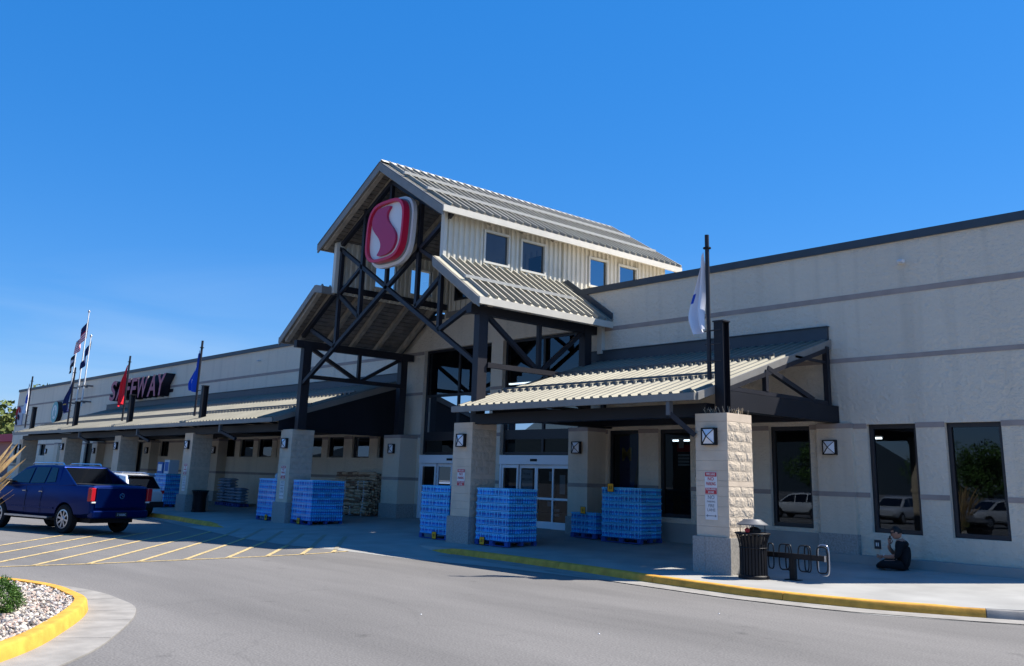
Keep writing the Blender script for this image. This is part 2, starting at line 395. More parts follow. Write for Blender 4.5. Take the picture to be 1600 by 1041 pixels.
def tag(o, label=None, cat=None, group=None, kind=None):
    if label: o['label'] = label
    if cat: o['category'] = cat
    if group: o['group'] = group
    if kind: o['kind'] = kind
    return o

def thing(name, label, cat, loc=(0, 0, 0), rz=0, group=None):
    o = bpy.data.objects.new(name, None); o.empty_display_size = .2; col.objects.link(o)
    o.location = loc; o.rotation_euler = (0, 0, rz)
    return tag(o, label, cat, group)

def kids(o): return [c for c in bpy.data.objects if c.parent == o]
def copy_tree(o, loc=None, rz=None, label=None, group=None, parent=None, scale=None):
    c = o.copy(); col.objects.link(c)
    if parent is not None: c.parent = parent
    if loc is not None: c.location = loc
    if rz is not None: c.rotation_euler = (0, 0, rz)
    if scale is not None: c.scale = scale
    if label: c['label'] = label
    if group: c['group'] = group
    for k in kids(o): copy_tree(k, parent=c)
    return c
def link_copy(o, parent, loc=(0, 0, 0), rot=(0, 0, 0)):
    c = o.copy(); col.objects.link(c); c.parent = parent; c.location = loc; c.rotation_euler = rot
    return c

def text_mesh(s, size, depth=.002, offset=0, shear=0, align='CENTER', spacing=1.0, res=3):
    cu = bpy.data.curves.new('text', 'FONT'); cu.body = s; cu.size = size; cu.extrude = depth; cu.offset = offset
    cu.shear = shear; cu.align_x = align; cu.align_y = 'CENTER'; cu.space_character = spacing; cu.resolution_u = res
    ob = bpy.data.objects.new('text', cu); col.objects.link(ob)
    dg = bpy.context.evaluated_depsgraph_get(); dg.update()
    me = bpy.data.meshes.new_from_object(ob.evaluated_get(dg))
    bpy.data.objects.remove(ob); bpy.data.curves.remove(cu)
    return me
def text_obj(name, s, size, parent, loc, m, depth=.002, sx=1, offset=0, **k):
    """upright text facing -Y"""
    me = text_mesh(s, size, depth, offset, **k); me.materials.clear(); me.materials.append(m)
    me.transform(Matrix.Rotation(R(90), 4, 'X') @ Matrix.Diagonal((sx, 1, 1, 1)))
    ob = bpy.data.objects.new(name, me); col.objects.link(ob)
    if parent is not None: ob.parent = parent; ob.location = world_of(parent).inverted() @ Vector(loc)
    else: ob.location = loc
    return ob

# ------------------------------------------------------------------ ground
def lerp_path(path, x):
    for (xa, ya), (xb, yb) in zip(path, path[1:]):
        if min(xa, xb) <= x <= max(xa, xb):
            t = (x-xa)/(xb-xa) if xb != xa else 0
            return ya+(yb-ya)*t
    return path[-1][1] if x < path[-1][0] else path[0][1]
CURB = [(-3.2, -2.2), (-4.2, -3.5), (-5.4, -4.65), (-6.55, -5.45), (-8.07, -6.25), (-9.3, -6.6), (-10.38, -6.74), (-12.66, -6.6), (-14.55, -6.38), (-17.3, -6.2), (-19.7, -6.15), (-22, -6.2), (-26, -6.6), (-30, -7.1), (-33, -7.05), (-36, -6.75), (-40, -6.6), (-92, -6.6)]
EDGE = [(-3.2, -2.7), (-4.2, -4.1), (-5.4, -5.3), (-6.2, -5.85), (-7.84, -6.85), (-9.2, -7.15), (-10.4, -7.28), (-12.5, -7.2), (-14.3, -7.15), (-16.5, -7.35), (-18.71, -8.0), (-20.83, -8.16), (-22.39, -8.36), (-23.42, -8.68), (-26.19, -8.66), (-30.75, -8.07), (-33, -7.75), (-36, -7.35), (-40, -7.2), (-92, -7.2)]
def hfac(x):
    if x > -21 : return 1 if x > -19.6 else (x+21)/1.4
    if x < -30.2: return 1 if x < -32.4 else (-30.2-x)/2.2
    return 0
def zw(x): return .25 if x > -11 else (.40 if x < -20 else .25+.15*(-11-x)/9)
def walk_z(x, y): 
    z0 = .14
    return z0 + (zw(x)-z0)*(y+6.3)/6.3
def surf_z(x, y):
    e = lerp_path(EDGE, x); c = lerp_path(CURB, x); h = hfac(x)
    if y < e: return 0
    full = walk_z(x, y) if y > c else .006
    ye = -5.2
    ramp = walk_z(x, y) if y > ye else .006+(walk_z(x, ye)-.006)*(y-e)/(ye-e)
    return h*full+(1-h)*ramp

g = MB()
g.quad((-900, -900, 0), (900, -900, 0), (900, 900, 0), (-900, 900, 0))
tag(g.build('asphalt_ground', M['asphalt']), kind='structure')

# concrete walk with ramp and gutter pan
w = MB(); xs = []
x = -3.2
while x > -92:
    xs.append(x); x -= .35 if x > -34 else 2.0
xs.append(-92)
rows = []
for x in xs:
    e = lerp_path(EDGE, x); c = lerp_path(CURB, x); h = hfac(x)
    ys = [e, e+(c-e)*.5, c-.02, c+.02, c+.35, -5.2 if c < -5.6 else c+.6, -4, -2.5, -1, 0.3]
    ys = [max(a, y) if i > 5 else a for i, (a, y) in enumerate(zip(ys, ys))]
    rr = []
    for i, y in enumerate(ys):
        z = surf_z(x, y) if i > 0 else .004
        if i in (1, 2): z = h*.010+(1-h)*surf_z(x, y)
        rr.append((x, y, z))
    rows.append(rr)
n = len(rows[0])
vs = [p for rr in rows for p in rr]
fs = []
for i in range(len(rows)-1):
    for j in range(n-1):
        a = i*n+j; fs.append((a, a+1, a+n+1, a+n))
w.add(vs, fs)
tag(w.build('sidewalk', M['concrete']), kind='structure')
sideslab = MB().box(-6.95, -3.2, .3, 30, -.1, .16)
tag(sideslab.build('side_sidewalk', M['concrete']), kind='structure')
# gutter pan along the curb (slightly paler concrete)
gm_ = MB()
def pan(x0, x1):
    xs = [x0+(x1-x0)*i/40 for i in range(41)]
    pts = []
    for x in xs:
        e = lerp_path(EDGE, x); c = lerp_path(CURB, x)
        e2 = max(e, c-.62)
        pts += [(x, e2, .014), (x, c-.04, .018)]
    gm_.add(pts, [(2*i, 2*i+1, 2*i+3, 2*i+2) for i in range(40)])
pan(-3.3, -19.5); pan(-32.5, -60)
tag(gm_.build('gutter', M['gutter']), kind='structure')

def sweep(mb, pts, prof, zs=None, closed=False):
    """prof: list of (outward offset, z). outward is to the right of travel"""
    n = len(pts); m = len(prof); vs = []
    for i, p in enumerate(pts):
        a = Vector(pts[(i-1) % n] if closed else pts[max(i-1, 0)]); b = Vector(pts[(i+1) % n] if closed else pts[min(i+1, n-1)])
        d = (b-a).normalized(); o = Vector((d.y, -d.x))
        for off, z in prof:
            zz = z*(zs[i] if zs else 1)
            vs.append((p[0]+o.x*off, p[1]+o.y*off, zz))
    fs = []
    for i in range(n if closed else n-1):
        for j in range(m-1):
            a = i*m+j; b = ((i+1) % n)*m+j; fs.append((a, a+1, b+1, b))
    if not closed:
        fs.append(tuple(range(m))); fs.append(tuple((n-1)*m+m-1-k for k in range(m)))
    mb.add(vs, fs)

curb = thing('curb', None, None); curb['kind'] = 'structure'
def curb_run(x0, x1, seg, m, taper=False):
    x = x0
    while x > x1+.01:
        xe = max(x-seg, x1)
        xs = [x+(xe-x)*i/10 for i in range(11)]
        xs[0] -= .006; xs[-1] += .006
        pts = [(q, lerp_path(CURB, q)) for q in xs]
        zs = [max(hfac(q), .08) for q in xs]
        prof = [(-.16, 0), (-.16, .146), (-.02, .147), (.005, .140), (.02, .12), (.055, .03), (.06, 0)]
        # travelling towards -X the street (-Y) is on the left: mirror offsets
        mb = MB(); sweep(mb, pts, [(-o, z+.004*(z > 0)) for o, z in prof], zs)
        mb.build('curb_section', m, curb, smooth=40)
        x = xe
curb_run(-3.3, -6.7, 1.7, M['gutter'])
curb_run(-6.7, -21.4, 2.94, M['yellow'])
curb_run(-30.4, -60, 3.3, M['yellow'])

# painted hatching
hatch = thing('crosswalk_hatching', None, None); hatch['kind'] = 'structure'
def strip(a, b, w, m, n=24, name='painted_line'):
    a = Vector(a); b = Vector(b); d = (b-a).normalized(); o = Vector((-d.y, d.x))*w/2
    mb = MB(); vs = []
    for i in range(n+1):
        p = a+(b-a)*i/n
        z = max(surf_z(p.x, p.y)+.008, .008)
        vs += [(p.x+o.x, p.y+o.y, z), (p.x-o.x, p.y-o.y, z)]
    mb.add(vs, [(2*i, 2*i+1, 2*i+3, 2*i+2) for i in range(n)])
    return mb.build(name, m, hatch)
BL = [(-20.1, -19.5), (-20.15, -16.3), (-20.15, -14.9), (-20.35, -13), (-20.6, -10.8), (-20.95, -9.2), (-21.3, -8.2)]
for a, b in zip(BL, BL[1:]): strip(a, b, .10, M['line'], 6)
dr = Vector((-.81, .587))
for k in range(11):
    y = -8.75-1.03*k
    xb = min((abs(y-q[1]), q[0]) for q in BL)[1]
    for (xa, ya), (xc, yc) in zip(BL, BL[1:]):
        if ya <= y <= yc: xb = xa+(xc-xa)*(y-ya)/(yc-ya)
    a = Vector((xb, y)); L = 11.5 if k > 2 else 4.5+k*1.5
    # run to the concrete, then faint on the concrete
    t = 0; 
    while t < L and (a+dr*t).y < lerp_path(EDGE, (a+dr*t).x) - .02: t += .1
    strip(a, a+dr*t, .10, M['line'], 30)
    if t < L-.3:
        e = min(L, t+3.4)
        strip(a+dr*(t+.06), a+dr*e, .12, M['line_faint'], 20, 'faded_line')

# ------------------------------------------------------------------ planted island, lower left
ISL = [(-9.6, -19.7), (-10.5, -18.82), (-11.2, -18.26), (-12.0, -17.80), (-12.8, -17.36), (-13.4, -17.08), (-14.0, -16.86), (-14.7, -16.82), (-15.3, -16.78), (-15.9, -16.85), (-16.6, -17.06), (-17.4, -17.5), (-18.2, -18.3), (-19.0, -19.5), (-18.8, -22), (-16, -24.5), (-12, -25), (-9.5, -23.5), (-9.1, -21.5)]
def smooth_loop(p, it=2):
    for _ in range(it):
        q = []
        for i in range(len(p)):
            a, b = p[i], p[(i+1) % len(p)]
            q += [(a[0]*.75+b[0]*.25, a[1]*.75+b[1]*.25), (a[0]*.25+b[0]*.75, a[1]*.25+b[1]*.75)]
        p = q
    return p
isl = smooth_loop(ISL, 2)
# orientation: ISL runs so that outside is on the left of travel
mb = MB(); sweep(mb, isl, [(-.19, .02), (-.19, .15), (-.07, .155), (-.05, .15), (-.03, .13), (-.004, .02), (0, 0)], closed=True)
isl_curb = mb.build('island_curb', M['yellow'], smooth=45); tag(isl_curb, kind='structure')
mb = MB(); sweep(mb, isl, [(-.02, .012), (.12, .010), (.56, .016), (.60, .014), (.60, 0)], closed=True)
tag(mb.build('island_gutter', M['gutter'], smooth=45), kind='structure')
mb = MB(); inner = []
for i, p in enumerate(isl):
    a = Vector(isl[i-1]); b = Vector(isl[(i+1) % len(isl)]); d = (b-a).normalized()
    inner.append((p[0]-d.y*.17, p[1]+d.x*.17, .10))
mb.add(inner, [tuple(range(len(inner)))])
tag(mb.build('island_soil', M['rock']), kind='structure')
def inside(x, y, poly):
    c = False; j = len(poly)-1
    for i in range(len(poly)):
        xi, yi = poly[i][:2]; xj, yj = poly[j][:2]
        if (yi > y) != (yj > y) and x < (xj-xi)*(y-yi)/(yj-yi)+xi: c = not c
        j = i
    return c
for q in (9, 15, 20, 27, 33):
    p = isl[q]; a_ = Vector(isl[q-1]); b_ = Vector(isl[q+1]); d = (b_-a_).normalized()
    o_ = Vector((d.y, -d.x)); c0 = Vector(p)+o_*.002; c1 = Vector(p)+o_*.595
    jm = MB(); w2 = d*.004
    jm.add([(c0.x-w2.x, c0.y-w2.y, .0185), (c0.x+w2.x, c0.y+w2.y, .0185), (c1.x+w2.x, c1.y+w2.y, .0185), (c1.x-w2.x, c1.y-w2.y, .0185)], [(0, 1, 2, 3)])
    tag(jm.build('gutter_joint', M['stain']), kind='structure')
ico = bmesh.new(); bmesh.ops.create_icosphere(ico, subdivisions=1, radius=1)
icov = [v.co.copy() for v in ico.verts]; icof = [tuple(v.index for v in f.verts) for f in ico.faces]; ico.free()
g = MB(); rnd = random.Random(3)
gravel_mats = [mat('pebble_cream', (.52, .46, .38), .85), mat('pebble_pink', (.42, .31, .25), .85), mat('pebble_grey', (.30, .28, .27), .85), mat('pebble_dark', (.13, .11, .10), .85), mat('pebble_white', (.66, .62, .57), .85)]
cnt = 0
while cnt < 9500:
    x = rnd.uniform(-19, -9.2); y = rnd.uniform(-20.2, -16.6)
    if not inside(x, y, inner): continue
    if x < -16.5 and rnd.random() < .6: continue
    s = rnd.uniform(.014, .036) 
    rot = Euler((rnd.random()*6, rnd.random()*6, rnd.random()*6)).to_matrix()
    sc = Vector((s*rnd.uniform(.9, 1.5), s, s*rnd.uniform(.5, .8)))
    jit = [rnd.uniform(.8, 1.2) for _ in range(12)]
    zc = .105+rnd.uniform(0, .03)
    vs = []
    for v, jt in zip(icov, jit):
        q = rot @ Vector((v.x*sc.x, v.y*sc.y, v.z*sc.z)); q *= jt
        vs.append((x+q.x, y+q.y, zc+q.z*.75))
    g.cur = rnd.choices(range(5), (40, 22, 18, 10, 10))[0]
    g.add(vs, icof); cnt += 1
tag(g.build('gravel', gravel_mats), 'pale cream and pink river gravel filling the yellow kerbed island', 'gravel', kind='stuff')

# ------------------------------------------------------------------ store building
ZP = 8.065
store = thing('store_building', 'long pale grey block grocery store with taupe bands and dark parapet cap', 'building', (-40, 0, 0))
XL, XR = -88.2, -7.0
# openings: (x0,x1,z0,z1)
OPEN = [(-14.2, -13.0, .96, 3.47), (-11.46, -10.25, .96, 3.47), (-9.58, -8.35, .96, 3.47),
        (-19.93, -18.69, 1.0, 3.47), (-17.94, -16.78, 1.0, 3.47),
        (-25.02, -21.05, .30, 6.72), (-29.72, -25.65, .30, 6.72)]
SMALL = [(-47.15, -45.68), (-45.14, -43.66), (-43.18, -41.72), (-41.27, -39.8), (-38.5, -37.07), (-36.58, -35.25), (-34.59, -33.26), (-32.65, -31.72), (-55.6, -54.3), (-79.9, -78.4), (-87.3, -86.2)]
OPEN += [(a, b, 2.6, 3.47) for a, b in SMALL]
OPEN += [(-69.15, -67.61, 1.0, 3.47), (-67.16, -65.88, 1.0, 3.47), (-59.3, -58.3, .4, 3.47)]
def wall_with_holes(mb, x0, x1, z0, z1, holes, y, depth):
    xs = sorted({x0, x1, *[h[0] for h in holes], *[h[1] for h in holes]})
    zs = sorted({z0, z1, *[h[2] for h in holes], *[h[3] for h in holes]})
    for i in range(len(xs)-1):
        for j in range(len(zs)-1):
            cx, cz = (xs[i]+xs[i+1])/2, (zs[j]+zs[j+1])/2
            if any(h[0] < cx < h[1] and h[2] < cz < h[3] for h in holes): continue
            mb.quad((xs[i], y, zs[j]), (xs[i+1], y, zs[j]), (xs[i+1], y, zs[j+1]), (xs[i], y, zs[j+1]))
    for a, b, c, d in holes:
        mb.quad((a, y, c), (a, y+depth, c), (a, y+depth, d), (a, y, d)); mb.quad((b, y, c), (b, y+depth, c), (b, y+depth, d), (b, y, d))
        mb.quad((a, y, d), (b, y, d), (b, y+depth, d), (a, y+depth, d)); mb.quad((a, y, c), (b, y, c), (b, y+depth, c), (a, y+depth, c))
mb = MB(); wall_with_holes(mb, XL, XR, -.1, ZP-.2, OPEN, 0, .28)
mb.quad((XL, .28, -.1), (XL, .28, ZP-.2), (XL, .0, ZP-.2), (XL, 0, -.1))
wobj = mb.build('wall', M['wall'], store)
me = wobj.data
bm = bmesh.new(); bm.from_mesh(me); bmesh.ops.remove_doubles(bm, verts=bm.verts, dist=.0005)
for f in bm.faces:
    if abs(f.normal.y) > .9 and f.normal.y > 0: f.normal_flip()
bm.to_mesh(me); bm.free()
mb = MB(); mb.box(XR-.28, XR, .0, 45, -.1, ZP-.2); mb.box(XL, XL+.28, .285, 45, -.1, ZP-.2); mb.box(XL, XR, 45, 45.28, -.1, ZP-.2); mb.box(XL+.3, XR-.3, .3, 45, 7.2, 7.3)
mb.build('side_wall', M['wall'], store)
mb = MB(); 
mb.box(XL-.05, -28.6, -.06, .34, ZP-.2, ZP); mb.box(-22.0, XR+.05, -.06, .34, ZP-.2, ZP)
mb.box(XR-.33, XR+.05, .34, 45, ZP-.2, ZP); mb.box(XL-.05, XL+.33, .34, 45, ZP-.2, ZP)
mb.build('parapet_coping', M['coping'], store)
# horizontal bands
def bandrun(z0, z1, skip):
    x = XL
    for a, b in sorted(skip)+[(XR, XR)]:
        if a > x: MB().box(x, a, -.014, -.001, z0, z1).build('band', M['band'], store)
        x = max(x, b)
bandrun(6.57, 6.70, [(-29.75, -21.0)])
bandrun(5.0, 5.108, [(-29.72, -25.65), (-25.02, -21.05)])
bandrun(3.37, 3.49, [(a, b) for a, b, c, d in OPEN if d > 3.4])
bandrun(1.755, 1.868, [(a, b) for a, b, c, d in OPEN if c < 1.8])
mb = MB(); mb.box(XL+.3, XR-.4, 12, 12.1, 0, 7.1); mb.box(XL+.3, XR-.4, .4, 12, 5.9+1.15, 7.1); mb.build('interior_wall', M['inside'], store)
mb = MB(); mb.box(XL+.3, XR-.4, .3, 12, .30, .38); mb.build('interior_floor', M['inside_floor'], store)
# stone pilasters on the wall
def pilaster(x0, x1, d, z1=3.5):
    mb = MB(); mb.box(x0, x1, -d, -.0005, zw(x0)-.2, z1)
    p = mb.build('pilaster', M['pil'], store)
    mb = MB(); mb.box(x0-.04, x1+.04, -d-.04, -.0007, zw(x0)-.2, .89); mb.build('plinth', M['plinth'], p)
    mb = MB(); mb.box(x0-.004, x1+.004, -d-.01, -.0009, 1.755, 1.868); mb.build('band', M['band'], p); MB().box(x0-.003, x1+.003, -d-.012, -.0009, z1-.12, z1-.001).build('band', M['band'], p)
    return p
pilaster(-12.74, -11.80, .12)
pilaster(-20.85, -20.02, .8, 3.53)
pilaster(-31.0, -29.9, .8, 3.44)
for px in (-39.75, -47.0, -56.2, -65.5, -74): pilaster(px-.45, px+.45, .5)
# wide stub plinth where the tall door piers meet the ground
for a, b in ((-25.64, -25.03), (-21.0, -20.86), (-30.0, -29.74)):
    MB().box(a, b, -.05, -.001, .2, .89).build('plinth', M['plinth'], store)
# low concrete ledge along the wall at right
MB().box(-12.78, XR, -.36, -.0006, .0, .44).build('ledge', M['concrete'], store)
MB().box(-20.0, -12.79, -.10, -.0006, .1, .86).build('ledge', M['concrete'], store)

def window(x0, x1, z0, z1, name='window', m=None, fm=None, fw_=.06, y=.16, tr=(), mull=(), parent=None):
    mb = MB(); fm = fm or M['frame']
    mb.box(x0+.002, x0+fw_, y-.05, y+.05, z0, z1); mb.box(x1-fw_, x1-.002, y-.05, y+.05, z0, z1)
    mb.box(x0+fw_, x1-fw_, y-.05, y+.05, z1-fw_, z1-.002); mb.box(x0+fw_, x1-fw_, y-.05, y+.05, z0+.002, z0+fw_)
    for t, hw in tr: mb.box(x0+fw_, x1-fw_, y-.045, y+.045, t-hw, t+hw)
    for t, hw in mull: mb.box(t-hw, t+hw, y-.042, y+.042, z0+fw_, z1-fw_)
    f = mb.build(name, fm, parent or store)
    zs = [z0+fw_]+[t for t, _ in tr]+[z1-fw_]; xs_ = [x0+fw_]+[t for t, _ in mull]+[x1-fw_]
    for a, b in zip(xs_, xs_[1:]):
        for c, d in zip(zs, zs[1:]):
            MB().quad((a, y, c), (b, y, c), (b, y, d), (a, y, d)).build('pane', m or M['glass'], f)
    return f
for a, b, c, d in OPEN[:3]: window(a, b, c, d, fw_=.10)
for a, b, c, d in OPEN[3:5]: window(a, b, c, d, fw_=.10)
for a, b in SMALL: window(a, b, 2.6, 3.47, fw_=.05)
window(-69.15, -67.61, 1.0, 3.47); window(-67.16, -65.88, 1.0, 3.47); window(-59.3, -58.3, .4, 3.47)
# tall entrance glazing above the doors
for a, b in ((-25.02, -21.05), (-29.72, -25.65)):
    mid = (a+b)/2
    window(a, b, 2.74, 6.72, 'entrance_glazing', M['glass_sky'], fw_=.09, y=.2, tr=((3.42, .16), (4.95, .05)), mull=((mid, .05),))
# sliding door sets
def doors(x0, x1, y=.1):
    w = x1-x0; z0, z1 = .36, 2.72
    d = MB(); d.box(x0, x1, y-.12, y+.12, z1-.30, z1); d.box(x0, x0+.09, y-.1, y+.1, z0, z1-.3); d.box(x1-.09, x1, y-.1, y+.1, z0, z1-.3)
    dd = d.build('sliding_door', M['frame_alu'], store)
    MB().box((x0+x1)/2-.16, (x0+x1)/2+.16, y-.14, y-.118, z1-.2, z1-.12).build('sensor', M['black_mat'], dd)
    n = 4; pw = (w-.18)/n
    for i in range(n):
        a = x0+.09+pw*i; b = a+pw; yy = y-.03 if i in (0, 3) else y+.04
        f = MB()
        f.box(a+.004, a+.07, yy-.03, yy+.03, z0+.02, z1-.31); f.box(b-.07, b-.004, yy-.03, yy+.03, z0+.02, z1-.31)
        f.box(a+.07, b-.07, yy-.03, yy+.03, z1-.42, z1-.31); f.box(a+.07, b-.07, yy-.03, yy+.03, z0+.02, z0+.26)
        f.box(a+.07, b-.07, yy-.03, yy+.03, 1.30, 1.37)
        f.build('door_leaf', M['frame_alu'], dd)
        MB().quad((a+.07, yy, z0+.26), (b-.07, yy, z0+.26), (b-.07, yy, z1-.42), (a+.07, yy, z1-.42)).build('pane', M['glass_door'], dd)
    return dd
d2 = doors(-25.0, -21.5); d1 = doors(-29.7, -25.9)
# papers taped inside the doors
def paper(x0, x1, z0, z1, m, y=.18, nm='poster', par=None):
    return MB().box(x0, x1, y, y+.004, z0, z1).build(nm, m, par or store)
lab = [
 (-24.05, -23.5, 1.62, 2.25, 'sign_white'), (-28.9, -28.15, 1.62, 2.2, 'poster_red'), (-22.2, -21.95, 1.5, 2.1, 'sign_white'), (-22.7, -22.5, 1.9, 2.2, 'poster'),
 (-22.75, -22.55, 1.1, 1.25, 'poster'), (-22.5, -22.2, .95, 1.02, 'sign_white'), (-22.5, -22.2, .8, .87, 'sign_white')]
tp = None
for a, b, c, d, mm in lab:
    p = paper(a, b, c, d, M[mm]); tag(p, {'poster_red': 'red poster with white swirl taped inside the left door', 'sign_white': ('large white paper notice taped inside the left leaf of the right doors' if a < -24 else 'tall white notice in the rightmost door leaf' if a == -22.2 else 'narrow white strip in the rightmost door leaf, %s' % ('upper' if c > .9 else 'lower')), 'poster': 'small pale notice taped inside the right sliding doors, %s' % ('upper' if c > 1.5 else 'lower')}[mm], 'poster', None if mm == 'poster_red' else 'notices taped inside the doors')
    p.parent = None; p.location = Vector((-40, 0, 0))
    if mm == 'poster_red':
        t = MB(); t.tube([(-28.55+.24*math.cos(q), .17, 2.03+.1*math.sin(q)) for q in [i*.4+.5 for i in range(13)]], .018, 4); t.tube([(-28.85, .17, 1.86), (-28.6, .17, 1.82), (-28.2, .17, 1.86)], .012, 4)
        t.build('white_swirl', M['white'], p)
    if (a, b) == (-24.05, -23.5):
        for k, s in enumerate(('PLEASE', 'WELCOME')): text_obj('lettering', s, .11, p, (-23.78, .176, 2.1-.17*k), M['sign_grey'])
# fluorescent strips inside
for i, x in enumerate((-22.5, -24, -27.5, -19.2, -13.5, -17.3)):
    z = 5.6 if -30 < x < -21 else 3.3
    t = thing('strip_light', 'lit fluorescent strip inside the store, '+{-22.5: 'rightmost behind the tall glass', -24: 'middle one behind the tall glass', -27.5: 'leftmost behind the tall glass', -19.2: 'behind the banner window', -13.5: 'behind the window next to the bike rack', -17.3: 'behind the reflection board window'}[x], 'strip light', (x, 3.2, z), group='strip lights inside the tall entrance' if z > 5 else 'strip lights behind the side windows')
    MB().box(x-.75, x+.75, 3.15, 3.25, z, z+.05).build('tube', M['tube'], t)
    MB().box(x-.78, x+.78, 3.12, 3.28, z+.051, z+.1).build('housing', M['white'], t)
# blue feather banner in the window
bn = thing('banner', 'tall dark blue feather banner with a yellow letter standing behind the window glass', 'banner', (-19.45, .45, .4))
MB().prism([(-19.85, .9), (-19.45, .9), (-18.98, 3.4), (-19.85, 3.3)], .45, .455).build('cloth', M['plum'], bn)
text_obj('lettering', 'M', .55, bn, (-19.55, .44, 2.75), M['mcd'], offset=.01)
MB().tube([(-19.35, .5, .38), (-18.95, .5, 3.42)], .015, 6).build('pole', M['galv'], bn)
rs = thing('reflection_board', 'added red and white slatted board standing in for a reflection in the narrow window', 'sign', (-17.4, .5, 2.4))  # added board, imitates buildings mirrored in this pane
MB().box(-17.65, -17.2, .5, .53, 2.85, 3.05).build('red_panel', M['poster_red'], rs)
MB().box(-17.58, -17.4, .49, .499, 2.95, 3.2).build('white_square', M['sign_white'], rs)
for k in range(4): MB().box(-17.62, -17.22, .5, .52, 2.45+.09*k, 2.51+.09*k).build('slat', M['poster'], rs)

# small fittings on the wall
def fitting(name, label, cat, x0, x1, z0, z1, d, m, y=0, group=None):
    t = thing(name, label, cat, ((x0+x1)/2, y, z0), group=group)
    MB().box(x0, x1, y-d, y-.001, z0, z1).build('housing', m, t); return t
t = fitting('power_outlet', 'dark electrical outlet low on the wall beside the seated man', 'outlet', -11.42, -11.27, .60, .80, .03, M['frame'])
MB().box(-11.38, -11.355, -.034, -.0305, .66, .74).build('socket', M['white'], t); MB().box(-11.335, -11.31, -.034, -.0305, .66, .74).build('socket', M['white'], t)
fitting('wall_vent', 'small grey vent box on the wall behind the bike rack', 'vent', -13.95, -13.65, .55, .72, .05, M['vent'])
fitting('electrical_box', 'grey electrical box on the wall near the far left corner', 'electrical box', -86.9, -85.6, 2.0, 2.4, .3, M['vent'])
for x, z, lb in ((-10.29, 7.32, 'small white security camera high on the right hand wall'), (-43.8, 7.34, 'small white security camera high on the left hand wall')):
    t = thing('security_camera', lb, 'camera', (x, 0, z))
    MB().box(x-.08, x+.02, -.08, -.001, z-.03, z+.05).build('bracket', M['white'], t)
    MB().tube([(x-.05, -.1, z+.02), (x+.13, -.22, z-.02)], .045, 8).build('camera_body', M['sign_white'], t)
t = thing('downspout', 'pale square downspout from the lower gable roof to the canopy flashing', 'downspout', (-20.15, 0, 5.9))
MB().box(-20.28, -20.08, -.16, -.002, 5.85, 6.92).build('pipe', M['eave'], t)

# ------------------------------------------------------------------ corrugated helper
def corrugated_x(mb, X, y0, y1, zlo, zhi, pitch=.30, d=.045, holes=(), sgn=1):
    """ribbed sheet in plane x=X running along Y"""
    ys = []; y = y0
    while y < y1-1e-6:
        for f, o in ((0, 0), (.35, 0), (.47, 1), (.82, 1), (.95, 0)):
            yy = y+f*pitch
            if yy < y1: ys.append((yy, o))
        y += pitch
    ys.append((y1, 0))
    def rib(zf0, zf1, ya, yb):
        seg = [q for q in ys if ya-1e-6 <= q[0] <= yb+1e-6]
        if not seg or seg[0][0] > ya+1e-4: seg = [(ya, 0)]+seg
        if seg[-1][0] < yb-1e-4: seg.append((yb, 0))
        vs = []
        for yy, o in seg: vs += [(X+sgn*d*o, yy, zf0), (X+sgn*d*o, yy, zf1)]
        mb.add(vs, [(2*i, 2*i+2, 2*i+3, 2*i+1) for i in range(len(seg)-1)])
    cuts = sorted({y0, y1, *[h[0] for h in holes], *[h[1] for h in holes]})
    for a, b in zip(cuts, cuts[1:]):
        hs_ = [h for h in holes if h[0] <= a+1e-6 and h[1] >= b-1e-6]
        if hs_:
            h = hs_[0]; rib(zlo, h[2], a, b); rib(h[3], zhi, a, b)
        else: rib(zlo, zhi, a, b)

# ------------------------------------------------------------------ entrance gable
XC = -25.33
gab = thing('entrance_gable', 'tall timber style entrance gable with ribbed metal roofs and open steel truss', 'gable', (XC, -5, 0))
def roof_slope(parent, p_top, p_bot, ya, yb, pitch, m, axis='Y', rib=.105, thick=.05):
    """sloping roof of separate standing seam pans; p_top,p_bot = (x,z) for axis Y (panels side by side along Y); for axis X = (y,z)"""
    n = max(1, round((yb-ya)/pitch)); w = (yb-ya)/n
    a = Vector(p_top); b = Vector(p_bot); d = (b-a); nrm = Vector((-d.y, d.x)).normalized()
    if nrm.y < 0: nrm = -nrm
    mb = MB()
    def P(q, t): return (q.x, t, q.y) if axis == 'Y' else (t, q.x, q.y)
    if axis == 'Y': prof = [(0, 0), (w-.080, 0), (w-.068, rib), (w-.018, rib), (w-.006, 0), (w-.003, 0)]
    else: prof = [(0, 0), (w*.44, 0), (w*.52, rib), (w*.80, rib), (w*.92, 0), (w-.003, 0)]
    vs = []
    for (t, h) in prof:
        vs += [P(a+nrm*h, t), P(b+nrm*h, t)]
    k = len(prof)
    vs += [P(a-nrm*thick, 0), P(b-nrm*thick, 0), P(a-nrm*thick, w-.003), P(b-nrm*thick, w-.003)]
    fs = [(2*i, 2*i+2, 2*i+3, 2*i+1) for i in range(k-1)] + [(2*k, 2*k+1, 2*k+3, 2*k+2), tuple([2*k+1]+[2*i+1 for i in range(k)]+[2*k+3]), tuple([2*k]+[2*i for i in range(k)]+[2*k+2])]
    mb.add(vs, fs)
    first = mb.build('roof_panel', m, parent, local=True)
    inv = world_of(parent).inverted()
    o = inv @ (Vector((0, ya, 0)) if axis == 'Y' else Vector((ya, 0, 0)))
    first.location = o
    for i in range(1, n):
        link_copy(first, parent, o + (Vector((0, w*i, 0)) if axis == 'Y' else Vector((w*i, 0, 0))))
YF, YB = -5.42, 5.9
up_apex = (XC, 12.14); up_l = (-29.05, 9.90); up_r = (-21.68, 9.90)
roof_slope(gab, up_apex, up_r, YF, YB, .32, M['roof2'])
roof_slope(gab, up_apex, up_l, YF, YB, .32, M['roof2'])
